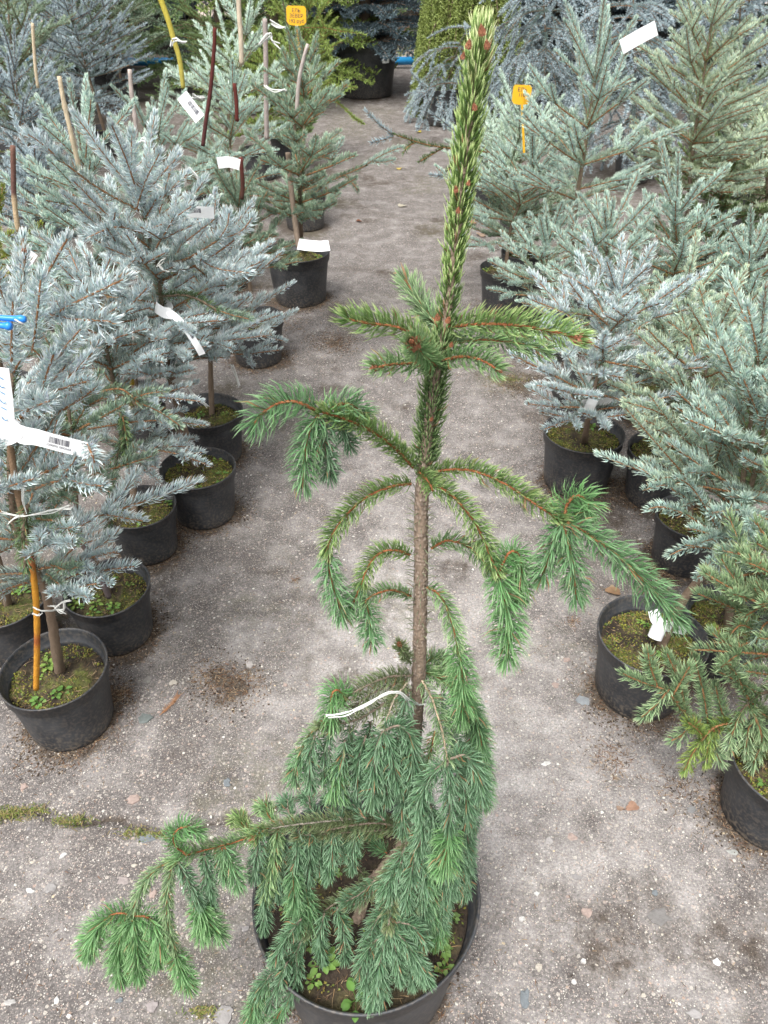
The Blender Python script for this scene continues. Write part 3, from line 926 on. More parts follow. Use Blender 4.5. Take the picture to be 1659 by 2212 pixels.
TREES = [
    # left side, front to back
    T('blue spruce tied to an orange stake, in the nearest pot of the left row', (115, 1535, 228), (55, 545), typ='blue', lod=0, seed=11, rmax=.30, lead=.13, whorls=5, start=.34, weeds=5, moss=.8, via=[(130, 1455), (98, 1280, 1.19), (36, 1150, 1.16), (22, 900, 1.15)], tr=.013, group='spruces'),
    T('small spruce with a bent dark stem, in the weedy pot behind the nearest left pot', (230, 1333, 184), (130, 700), typ='bluegreen', lod=1, seed=12, rmax=.20, lead=.10, whorls=3, start=.55, weeds=8, moss=.9, via=[(236, 1285), (205, 1210, 1.45), (172, 1150, 1.46), (150, 900, 1.46)], tr=.010),
    T('blue spruce cut off by the left edge, its mossy pot beside the nearest one', (5, 1359, 190), (-60, 700), typ='blue', lod=1, seed=13, rmax=.26, lead=.12, whorls=4, start=.42, weeds=5, moss=1.0, via=[(18, 1310), (5, 1240, 1.40), (-30, 1100, 1.4)], tr=.011),
    T('blue spruce with dark green branches hanging over its pot, third along the left row', (300, 1141, 156), (190, 560), typ='blue', lod=1, seed=14, rmax=.32, lead=.13, whorls=6, start=.26, moss=1.0, weeds=2, via=[(292, 1125), (282, 1010, 1.93), (250, 850, 1.95)], tr=.012, droop=.12),
    T('blue spruce with a crooked trunk and white loop tag, in the mossy fourth left pot', (427, 1056, 162), (262, 300), typ='blue', lod=0, seed=15, rmax=.38, lead=.15, whorls=6, start=.34, moss=1.6, weeds=2, via=[(425, 1012), (392, 905, 2.12), (362, 790, 2.1), (345, 620, 2.06), (318, 490, 2.0)], tr=.013),
    T('pale blue spruce behind the crooked one, its mossy pot half hidden by the fourth pot', (449, 925, 150), (468, 470), typ='blue', lod=1, seed=16, rmax=.36, lead=.13, whorls=5, start=.32, moss=1.6, weeds=2, via=[(458, 900), (455, 780, 2.5), (462, 600, 2.45)], tr=.011),
    T('pale spruce with a long upright leader beside a bare bamboo cane on the left', (292, 885, 130), (150, 178), typ='silver', lod=1, seed=17, rmax=.40, lead=.22, whorls=5, start=.34, moss=.9),
    T('green spruce in the small pot below the two-stemmed spruce', (550, 713, 126), (500, 380), typ='bluegreen', lod=1, seed=18, rmax=.30, lead=.12, whorls=4, start=.40, moss=.8, weeds=3),
    T('slender two-stemmed spruce with pale blue tips, its pot carrying a white tag', (643, 566, 140), (662, 135), typ='bluegreen', lod=1, seed=19, rmax=.25, lead=.12, whorls=6, start=.35, moss=.9, weeds=3, via=[(652, 540), (648, 420, 3.05), (655, 300, 3.05)], tr=.013, extra='twotone'),
    T('dark green pine-like conifer in the black pot behind the two-stemmed spruce', (655, 425, 100), (598, -60), typ='green', lod=2, seed=20, rmax=.20, lead=.5, whorls=3, start=.30, tr=.014, nlen=.035),
    T('silvery spruce tied to a dark red cane, right of the middle of the left group', (480, 560, 100), (514, 155), typ='silver', lod=1, seed=21, rmax=.40, lead=.16, whorls=4, start=.42),
    T('silver spruce with arching side shoots behind the yellow price sign cane', (455, 420, 100), (545, 25), typ='silver', lod=2, seed=22, rmax=.48, lead=.12, whorls=4, start=.42),
    T('silver spruce with a white tag hanging from its side, standing behind the long leader', (395, 600, 112), (330, 215), typ='silver', lod=1, seed=23, rmax=.44, lead=.14, whorls=4, start=.42),
    T('blue spruce in front of the tall left edge trees, above the yellowish shoots', (120, 640, 110), (70, 300), typ='deepblue', lod=2, seed=24, rmax=.36, lead=.12, whorls=4, start=.35),
    T('yellowish green spruce cut off by the left edge beside a brown cane', (0, 860, 130), (-10, 400), typ='yellow', lod=1, seed=25, rmax=.20, lead=.12, whorls=3, start=.5),
    T('pale spruce between the left edge and the long drooping blue branches', (60, 930, 130), (105, 530), typ='silver', lod=1, seed=26, rmax=.32, lead=.12, whorls=3, start=.45),
    T('bushy blue spruce whose black mossy pot shows under its skirt at the upper left', (222, 283, 70), (108, -120), typ='deepblue', lod=2, seed=27, rmax=.62, lead=.2, whorls=6, start=.20, moss=1.0),
    T('large blue spruce at the upper left corner', (20, 330, 90), (20, -140), typ='bluegreen', lod=2, seed=28, rmax=.60, lead=.2, whorls=6, start=.18),
    T('blue green spruce behind the bushy one near the blue pipe', (262, 170, 66), (200, -160), typ='bluegreen', lod=2, seed=29, rmax=.80, lead=.2, whorls=6, start=.18),
    T('deep blue spruce filling the upper left edge', (60, 470, 84), (30, 60), typ='deepblue', lod=2, seed=30, rmax=.50, lead=.2, whorls=5, start=.2),
    T('lime green fir with level branches reaching over the aisle, left of the big black pot', (620, 300, 78), (672, -70), typ='lime', lod=2, seed=31, rmax=.55, lead=.25, whorls=5, start=.25, nlen=.026),
    T('dark green spruce behind the price sign at the top', (545, 190, 70), (470, -140), typ='green', lod=2, seed=32, rmax=.8, lead=.2, whorls=6, start=.15),
    T('lime green spruce low behind the silver spruce', (560, 330, 78), (585, 120), typ='lime', lod=2, seed=33, rmax=.42, lead=.12, whorls=4, start=.25),
    # right side, front to back
    T('pale green spruce at the lower right with low branches hanging over its pot', (1712, 1765, 250), (1760, 1050), typ='fresh', lod=0, seed=41, rmax=.22, lead=.12, whorls=4, start=.5, moss=1.2, weeds=5, dy=.0, tr=.013, custom='R7'),
    T('silver blue spruce leaning right, with a white paper roll on its stem', (1410, 1460, 235), (1668, 820), typ='silver', lod=0, seed=42, rmax=.24, lead=.14, whorls=4, start=.46, moss=1.3, weeds=2, via=[(1425, 1400), (1480, 1290, 1.34), (1560, 1190, 1.36), (1625, 1040, 1.38)], tr=.013),
    T('blue spruce with a short brown trunk in the mossy pot right of the paper roll', (1578, 1393, 184), (1655, 620), typ='silver', lod=1, seed=43, rmax=.30, lead=.16, whorls=5, start=.40, moss=1.5, weeds=1),
    T('mint green spruce with a star of long shoots, in the middle of the right row', (1500, 1165, 162), (1570, 640), typ='mint', lod=1, seed=44, rmax=.33, lead=.13, whorls=5, start=.36, moss=1.3, custom='R4'),
    T('spruce with long pale arms reaching left over the third dark pot of the right row', (1440, 1016, 162), (1490, 590), typ='mint', lod=1, seed=45, rmax=.33, lead=.12, whorls=5, start=.34, moss=1.4),
    T('small blue spruce with a white cap on its stem, in a round mossy pot', (1262, 979, 172), (1350, 590), typ='blue', lod=1, seed=46, rmax=.33, lead=.10, whorls=5, start=.44, moss=1.5, weeds=0, via=[(1262, 955), (1275, 880, 1.93), (1300, 780, 1.95)], tr=.012),
    T('bluish spruce in the pot directly behind the one with the white cap', (1265, 870, 142), (1325, 432), typ='silver', lod=1, seed=47, rmax=.34, lead=.13, whorls=5, start=.34, moss=1.2),
    T('blue spruce with an upright red leader in the middle of the right group', (1430, 850, 130), (1465, 330), typ='silver', lod=1, seed=48, rmax=.32, lead=.2, whorls=5, start=.36),
    T('silver blue spruce with a tall reddish leader near the right edge', (1610, 900, 145), (1622, 448), typ='silver', lod=1, seed=49, rmax=.34, lead=.2, whorls=5, start=.34),
    T('small blue spruce over the aisle behind the tip of the weeping spruce branch', (1188, 718, 108), (1180, 468), typ='silver', lod=1, seed=50, rmax=.33, lead=.13, whorls=4, start=.34, moss=.8),
    T('silver spruce with a star shaped crown above the black pot right of the aisle', (1098, 600, 122), (1155, 308), typ='silver', lod=1, seed=51, rmax=.40, lead=.09, whorls=5, start=.30, moss=1.0),
    T('tallest spruce of the right group with a long bare golden leader', (1230, 690, 110), (1312, -60), typ='silver', lod=1, seed=52, rmax=.46, lead=.34, whorls=4, start=.40, via=[None, (1240, 480), (1262, 330), (1285, 170)], tr=.014),
    T('broad mint spruce with level tiers of branches in the upper right', (1480, 610, 110), (1560, -90), typ='mint', lod=1, seed=53, rmax=.44, lead=.22, whorls=7, start=.34, tr=.014, via=[None, (1490, 400), (1500, 300), (1528, 110)]),
    T('greenish spruce with pale tips in the small black pot right of the leader', (1045, 395, 84), (1075, 260), typ='silver', lod=2, seed=54, rmax=.36, lead=.10, whorls=4, start=.30),
    T('silver spruce behind the yellow price tag on the right', (1120, 440, 86), (1120, 205), typ='silver', lod=2, seed=55, rmax=.42, lead=.12, whorls=4, start=.32),
    T('mint spruce at the right edge with thick upright shoots', (1660, 560, 112), (1665, 190), typ='mint', lod=2, seed=56, rmax=.40, lead=.2, whorls=5, start=.3),
    T('dark green bush low behind the broad mint spruce', (1540, 560, 90), (1560, 330), typ='green', lod=2, seed=57, rmax=.42, lead=.1, whorls=4, start=.2),
    T('blue spruce with hanging branches right of the tallest leader', (1375, 330, 86), (1370, -120), typ='deepblue', lod=2, seed=58, rmax=.6, lead=.12, whorls=6, start=.2, droop=.35, elev=(20, -10)),
    T('blue spruce in the upper right corner with dense dangling twigs', (1590, 290, 86), (1610, -120), typ='deepblue', lod=2, seed=59, rmax=.6, lead=.12, whorls=6, start=.3, droop=.3, elev=(25, -8)),
    T('weeping blue spruce spilling over its black pot at the edge of the aisle', (955, 196, 92), (1010, 60), typ='deepblue', lod=2, seed=60, rmax=.62, lead=.0, whorls=4, start=.25, droop=.45, elev=(10, -15)),
    T('large drooping blue spruce behind the silver ones, right of the yellow green curtain tree', (1180, 235, 90), (1180, -120), typ='deepblue', lod=2, seed=61, rmax=.75, lead=.1, whorls=7, start=.15, droop=.4, elev=(15, -15)),
    T('small pale spruce behind the small twin shoots right of the leader', (1130, 560, 95), (1085, 330), typ='bluegreen', lod=2, seed=62, rmax=.36, lead=.1, whorls=4, start=.2),
    T('green spruce filling the gap between the broad mint spruce and the right edge', (1590, 420, 90), (1600, 100), typ='bluegreen', lod=2, seed=63, rmax=.45, lead=.1, whorls=5, start=.2),
]
MAIN_C, MAIN_R, MAIN_H = np.array([-0.030, 0.632, 0.0]), 0.188, 0.30
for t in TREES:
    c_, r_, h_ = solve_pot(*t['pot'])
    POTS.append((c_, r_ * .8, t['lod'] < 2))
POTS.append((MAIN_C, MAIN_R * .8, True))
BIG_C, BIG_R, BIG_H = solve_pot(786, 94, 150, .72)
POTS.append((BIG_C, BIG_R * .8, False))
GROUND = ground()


# ------------------------------------------------------------------ stones, chippings, litter on the ground
def stone(px, py, wpx, hpx, col, rot=0.0, seed=0, hgt=.0018):
    wpx *= .82; hpx *= .82
    cm = np.mean(col); col = tuple(cm + (q - cm) * .55 for q in col)
    rng = np.random.RandomState(seed)
    g = G(px, py)
    sc = depth_at(g) / F
    el = math.atan2(CAMZ, g[1])
    a = wpx * sc / 2; b_ = hpx * sc / 2 / math.sin(el)
    n = 11
    ang = np.arange(n) / n * 2 * np.pi + rng.uniform(-.2, .2, n)
    rad = 1 + rng.uniform(-.35, .25, n)
    x = a * rad * np.cos(ang); y = b_ * rad * np.sin(ang)
    cr, sr = math.cos(rot), math.sin(rot)
    V = []
    for k, z in ((1.0, -.006), (.97, hgt * .55), (.72, hgt)):
        V += [[g[0] + k * (x[i] * cr - y[i] * sr), g[1] + k * (x[i] * sr + y[i] * cr), z + (rng.uniform(-.0006, .0006) if k < 1 else 0)] for i in range(n)]
    V.append([g[0], g[1], hgt * 1.05])
    f = []
    for k in range(2):
        for i in range(n):
            j = (i + 1) % n
            f += [[k * n + i, k * n + j, (k + 1) * n + j], [k * n + i, (k + 1) * n + j, (k + 1) * n + i]]
    for i in range(n):
        f.append([2 * n + i, 2 * n + (i + 1) % n, 3 * n])
    mb = MB(); mb.add(V, f, np.array(col) * rng.uniform(.85, 1.15, (len(V), 1)))
    return mb.build('stone', M_STONE, GROUND, (0, 0, 0))


M_STONE = mat_attr('stone', .8, .3, 0, .6, 160)
PK, BL, GY, WH, CR = (.34, .22, .17), (.13, .16, .18), (.24, .22, .21), (.50, .48, .45), (.42, .36, .27)
for i, (a, b, w, h, c, r) in enumerate([
    (288, 1727, 36, 26, PK, .5), (315, 1811, 52, 20, BL, .1), (313, 1551, 42, 26, (.12, .15, .14), .2), (110, 1918, 28, 24, GY, 0), (266, 1902, 30, 24, (.28, .22, .20), 0),
    (136, 1848, 20, 12, WH, .8), (65, 1924, 24, 11, WH, -.3), (52, 1699, 20, 16, PK, 0), (489, 1691, 22, 24, BL, .2), (330, 1932, 22, 22, PK, .3), (258, 2161, 26, 12, BL, .4),
    (330, 2172, 34, 28, (.27, .22, .21), 0), (480, 2195, 62, 44, GY, .1), (1424, 1980, 62, 50, (.17, .155, .145), .3), (1134, 2158, 26, 54, BL, -.1), (1164, 2088, 16, 22, CR, -.2),
    (1258, 1512, 40, 26, (.20, .23, .25), -.3), (1078, 1022, 18, 14, (.60, .52, .36), 0), (1237, 1808, 24, 20, PK, 0), (1268, 1970, 26, 24, PK, -.5), (1345, 1732, 16, 14, GY, 0),
    (1583, 1841, 34, 12, (.27, .28, .25), -.2), (1415, 1928, 18, 15, BL, 0), (1549, 2078, 18, 18, (.66, .66, .66), 0), (1186, 1817, 20, 24, (.33, .30, .28), 0), (1246, 1895, 28, 14, GY, 0),
    (374, 1474, 22, 14, CR, 0), (318, 1468, 20, 16, (.26, .24, .2), 0), (530, 2006, 24, 14, (.30, .27, .26), 0), (1200, 1480, 22, 14, PK, 0), (540, 1435, 22, 22, (.34, .30, .27), 0), (616, 1480, 12, 9, PK, 0),
    (1225, 1425, 20, 12, PK, .2), (1492, 1748, 28, 24, (.17, .17, .17), 0), (1180, 1650, 30, 10, WH, .1), (1240, 2120, 14, 10, WH, 0), (1098, 1770, 22, 18, (.30, .25, .23), 0), (1380, 1420, 10, 8, WH, 0),
    (565, 1860, 20, 12, GY, .3), (20, 2165, 30, 18, (.33, .31, .29), 0), (122, 2160, 16, 18, WH, 0), (150, 2195, 14, 10, WH, 0), (290, 1870, 16, 10, CR, 0), (222, 1944, 14, 9, PK, 0), (1540, 1700, 16, 12, PK, 0),
    (1128, 1985, 20, 12, WH, 0), (1500, 2190, 40, 24, (.26, .24, .23), 0), (1390, 2150, 14, 10, CR, 0), (1260, 2075, 16, 13, WH, 0), (1160, 1930, 14, 10, WH, 0), (1455, 1520, 18, 10, GY, 0)]):
    stone(a, b, w, h, c, r, i + 3)


def chippings():
    rng = np.random.RandomState(77)
    n = 21000
    y = 0.28 + 3.2 * rng.uniform(0, 1, n) ** 1.35
    x = rng.uniform(-1, 1, n) * (0.32 + 0.62 * y)
    sz = rng.uniform(.0010, .0022, n) * (1 + .9 * (rng.uniform(0, 1, n) < .10)) * (1 + .15 * y)
    ang = rng.uniform(0, 6.28, n); asp = rng.uniform(.55, 1, n)
    ca, sa = np.cos(ang), np.sin(ang)
    z = ((fbm(x * 3, y * 3, 3, 4) - .5) * 0.010 + (fbm(x * 30, y * 30, 5, 3) - .5) * 0.004)
    ok = np.ones(n, bool)
    for c, rb, nr in POTS:
        ok &= np.hypot(x - c[0], y - c[1]) > rb
    V = []
    for k in range(6):
        t = k / 6 * 2 * np.pi
        rr = sz * rng.uniform(.75, 1.1, n)
        ux, uy = np.cos(t) * rr, np.sin(t) * rr * asp
        V.append(np.stack([x + ux * ca - uy * sa, y + ux * sa + uy * ca, z - .0004], 1))
    V.append(np.stack([x, y, z + sz * .55], 1))
    V = np.stack(V, 1)[ok]
    n = len(V)
    pal = np.array([(.52, .50, .45), (.44, .40, .34), (.30, .27, .25), (.36, .27, .22), (.20, .19, .19), (.60, .58, .54), (.48, .40, .28)])
    cc = pal[rng.choice(7, n, p=[.25, .2, .18, .08, .09, .12, .08])] * rng.uniform(.75, 1.1, (n, 1))
    fb = np.array([[k, (k + 1) % 6, 6] for k in range(6)])
    mb = MB(); mb.add(V.reshape(-1, 3), (np.arange(n)[:, None, None] * 7 + fb[None]).reshape(-1, 3), np.repeat(cc, 7, 0))
    mb.build('chippings', M_ATTR, None, smooth=True, kind='stuff')
    tag(bpy.data.objects['chippings'], 'pale chippings bedded in the worn asphalt of the aisle', 'gravel')


chippings()


def litter():
    rng = np.random.RandomState(5)
    P = []
    for c, rb, nr in POTS:
        if not nr: continue
        n = 520
        a = rng.uniform(0, 6.28, n); d = rb * .95 + np.abs(rng.normal(0, .04, n)) + .002
        P.append(np.stack([c[0] + d * np.cos(a), c[1] + d * np.sin(a)], 1))
    for (px, py, rad, n) in ((455, 1462, .05, 240), (500, 1485, .07, 260), (540, 1478, .05, 160), (262, 1498, .03, 200), (1100, 825, .10, 260), (720, 738, .10, 600), (1320, 1640, .05, 260), (1470, 1700, .06, 200), (640, 1250, .015, 40), (630, 700, .12, 300), (1430, 1240, .05, 300), (1240, 1340, .02, 60), (1400, 1290, .05, 250), (560, 780, .06, 200), (1060, 690, .1, 200), (860, 210, .4, 300)):
        g = G(px, py); P.append(g[:2] + rng.normal(0, rad * .6, (n, 2)))
    n = 2200
    y = .3 + 4 * rng.uniform(0, 1, n) ** 1.2; P.append(np.stack([rng.uniform(-1, 1, n) * (.4 + .55 * y), y], 1))
    P = np.concatenate(P)
    z = ((fbm(P[:, 0] * 3, P[:, 1] * 3, 3, 4) - .5) * 0.010 + (fbm(P[:, 0] * 30, P[:, 1] * 30, 5, 3) - .5) * 0.004) + .0012
    mb = MB(); sticks(mb, np.column_stack([P, z]), .004, .016, .0013, rng, [(.10, .055, .03), (.16, .085, .05), (.05, .035, .025), (.22, .15, .09), (.28, .21, .14)])
    o = mb.build('needle_litter', M_ATTR, None, kind='stuff')
    tag(o, 'brown dropped needles scattered on the asphalt and round the pots', 'needles')
    # crumbs of soil
    P = []
    for c, rb, nr in POTS:
        if not nr: continue
        n = 900; a = rng.uniform(0, 6.28, n) if True else 0; d = rb * .93 + np.abs(rng.normal(0, .024 + .02 * np.sin(a * 2 + c[0] * 9), n)) - .003
        P.append(np.stack([c[0] + d * np.cos(a), c[1] + d * np.sin(a)], 1))
    for (px, py, rad, n) in ((470, 1470, .08, 260), (500, 1500, .07, 160), (720, 740, .10, 500), (1130, 832, .10, 500), (270, 1385, .05, 400), (640, 665, .12, 400)):
        g = G(px, py); P.append(g[:2] + rng.normal(0, rad * .6, (n, 2)))
    P = np.concatenate(P); n = len(P)
    z = ((fbm(P[:, 0] * 3, P[:, 1] * 3, 3, 4) - .5) * 0.010)
    s = rng.uniform(.0012, .0042, n)
    V = np.stack([np.stack([P[:, 0] + s * math.cos(t) * rng.uniform(.6, 1.2, n), P[:, 1] + s * math.sin(t) * rng.uniform(.6, 1.2, n), z], 1) for t in (0, 1.26, 2.5, 3.8, 5.0)] + [np.stack([P[:, 0], P[:, 1], z + s * .8], 1)], 1)
    cc = np.array([(.035, .025, .018), (.07, .05, .035), (.11, .085, .06)])[rng.randint(0, 3, n)]
    mb = MB(); mb.add(V.reshape(-1, 3), (np.arange(n)[:, None, None] * 6 + np.array([[k, (k + 1) % 5, 5] for k in range(5)])[None]).reshape(-1, 3), np.repeat(cc, 6, 0))
    o = mb.build('soil_crumbs', M_ATTR, None, kind='stuff')
    tag(o, 'dark soil crumbs washed out at the feet of the pots', 'soil')


litter()


def crack_grass():
    rng = np.random.RandomState(9)
    mb = MB()
    for (px, py, rx, n, L) in ((5, 1760, .035, 230, .018), (48, 1754, .03, 170, .016), (85, 1750, .02, 70, .013), (158, 1775, .025, 170, .02), (300, 1800, .03, 130, .014), (335, 1805, .02, 90, .012), (440, 2185, .02, 120, .014), (1095, 820, .06, 260, .014), (1350, 830, .05, 60, .012)):
        g = G(px, py)
        for _ in range(n):
            b0 = g + np.array([rng.normal(0, rx * .8), rng.normal(0, rx * .25), 0])
            az = rng.uniform(0, 6.28); l = L * rng.uniform(.3, 1)
            d = np.array([math.cos(az), math.sin(az), rng.uniform(.1, 1.0)]); d /= np.linalg.norm(d)
            sd = np.array([-math.sin(az), math.cos(az), 0]) * .0008
            c = np.array([(.16, .19, .04), (.10, .15, .035), (.24, .23, .07), (.26, .20, .10)][rng.randint(4)]) * rng.uniform(.7, 1.2)
            mb.add([b0 - sd, b0 + sd, b0 + d * l * .6 + sd, b0 + d * l * .6 - sd, b0 + d * l + [0, 0, -.002]], [[0, 1, 2], [0, 2, 3], [3, 2, 4]], c)
    o = mb.build('grass', M_LEAF, None, kind='stuff')
    tag(o, 'short grass and moss growing in the crack of the asphalt', 'grass')


crack_grass()


def fallen_leaf(px, py, size_px, col, label, seed, curl=.3, rot=None):
    rng = np.random.RandomState(seed)
    g = G(px, py, .003)
    s = size_px * depth_at(g) / F
    az = rng.uniform(0, 6.28) if rot is None else rot
    n = 14
    mb = MB()
    a = np.arange(n) / n * 2 * np.pi
    rad = s / 2 * (1 + .18 * np.sin(3 * a + 1) + rng.uniform(-.1, .1, n)); asp = .72
    x = rad * np.cos(a); y = rad * asp * np.sin(a)
    z = .002 + curl * s * .22 * (np.cos(2 * a + seed) + 1) + rng.uniform(0, .001, n)
    V = [[g[0] + x[i] * math.cos(az) - y[i] * math.sin(az), g[1] + x[i] * math.sin(az) + y[i] * math.cos(az), g[2] + z[i]] for i in range(n)]
    V2 = [[g[0] + .5 * (x[i] * math.cos(az) - y[i] * math.sin(az)), g[1] + .5 * (x[i] * math.sin(az) + y[i] * math.cos(az)), g[2] + .45 * z[i] + .002] for i in range(n)]
    V3 = [[g[0], g[1], g[2] + .003]]
    f = []
    for i in range(n):
        j = (i + 1) % n
        f += [[i, j, n + j], [i, n + j, n + i], [n + i, n + j, 2 * n]]
    mb.add(V + V2 + V3, f, np.clip(np.array(col) * rng.uniform(.8, 1.2, (2 * n + 1, 1)), 0, 1))
    tl = np.array([math.cos(az), math.sin(az), 0.1])
    tube(mb, np.array([g + tl * s * .45 + [0, 0, .003], g + tl * s * .7, g + tl * s * .9 + [0, 0, .002]]), .0008, .0005, np.array(col) * .6, 4)
    o = mb.build('fallen_leaf', M_LEAF, None, (g[0], g[1], 0), top=True)
    tag(o, label, 'leaf')


fallen_leaf(668, 652, 26, (.45, .27, .12), 'curled yellow leaf at the foot of the pot with the white tag in the aisle', 1)
fallen_leaf(1325, 1279, 34, (.30, .19, .11), 'brown curled leaf beside the pot with the white paper roll', 2)
fallen_leaf(1366, 1744, 30, (.33, .20, .14), 'reddish brown leaf lying on the open asphalt at the lower right', 3)
fallen_leaf(1338, 1748, 16, (.28, .20, .15), 'small grey brown leaf fragment left of the reddish leaf', 4)
fallen_leaf(728, 416, 22, (.50, .40, .24), 'pale yellow leaf in the aisle right of the dark pot', 5)
fallen_leaf(868, 445, 20, (.46, .42, .33), 'whitish leaf in the middle of the aisle', 6)
fallen_leaf(862, 365, 16, (.52, .40, .12), 'yellow leaf in the aisle beneath the hanging blue spruce', 7)
fallen_leaf(775, 478, 14, (.16, .06, .03), 'dark red curled leaf in the left half of the aisle', 8)
fallen_leaf(855, 592, 12, (.34, .12, .08), 'tiny red leaf left of the weeping spruce leader', 9)
fallen_leaf(1040, 508, 26, (.33, .24, .18), 'pale brown leaf at the right side of the aisle', 10)
fallen_leaf(1020, 483, 26, (.36, .22, .13), 'orange brown leaf beside the small black pot on the right', 11)
fallen_leaf(905, 286, 14, (.40, .32, .06), 'yellow leaf under the drooping blue spruce', 12)
fallen_leaf(1322, 1270, 14, (.34, .27, .18), 'small tan leaf tucked under the brown curled leaf', 13)
fallen_leaf(1648, 1688, 34, (.50, .28, .07), 'orange leaf lying in the moss of the lower right pot', 14)


def dead_frond():
    rng = np.random.RandomState(3)
    mb = MB(); g = G(345, 1545, .003)
    e = G(385, 1500, .006)
    main = smooth_line([g, (g + e) / 2 + [0.006, 0, .004], e], .004)
    tube(mb, main, .0011, .0005, (.34, .17, .08), 4)
    for i in range(2, len(main) - 1):
        for s_ in (-1, 1):
            d = (e - g) / np.linalg.norm(e - g); q = np.array([-d[1], d[0], 0]) * s_
            L = .016 * rng.uniform(.5, 1.1)
            tube(mb, np.array([main[i], main[i] + (d * .8 + q * .7) * L * .5, main[i] + (d * 1.6 + q * .9) * L * .6 + [0, 0, .001]]), .0009, .0003, (.38, .19, .09), 3)
    o = mb.build('dead_twig', M_ATTR, None, (g[0], g[1], 0), top=True)
    tag(o, 'dry orange conifer twig lying on the asphalt right of the nearest left pot', 'twig')


dead_frond()


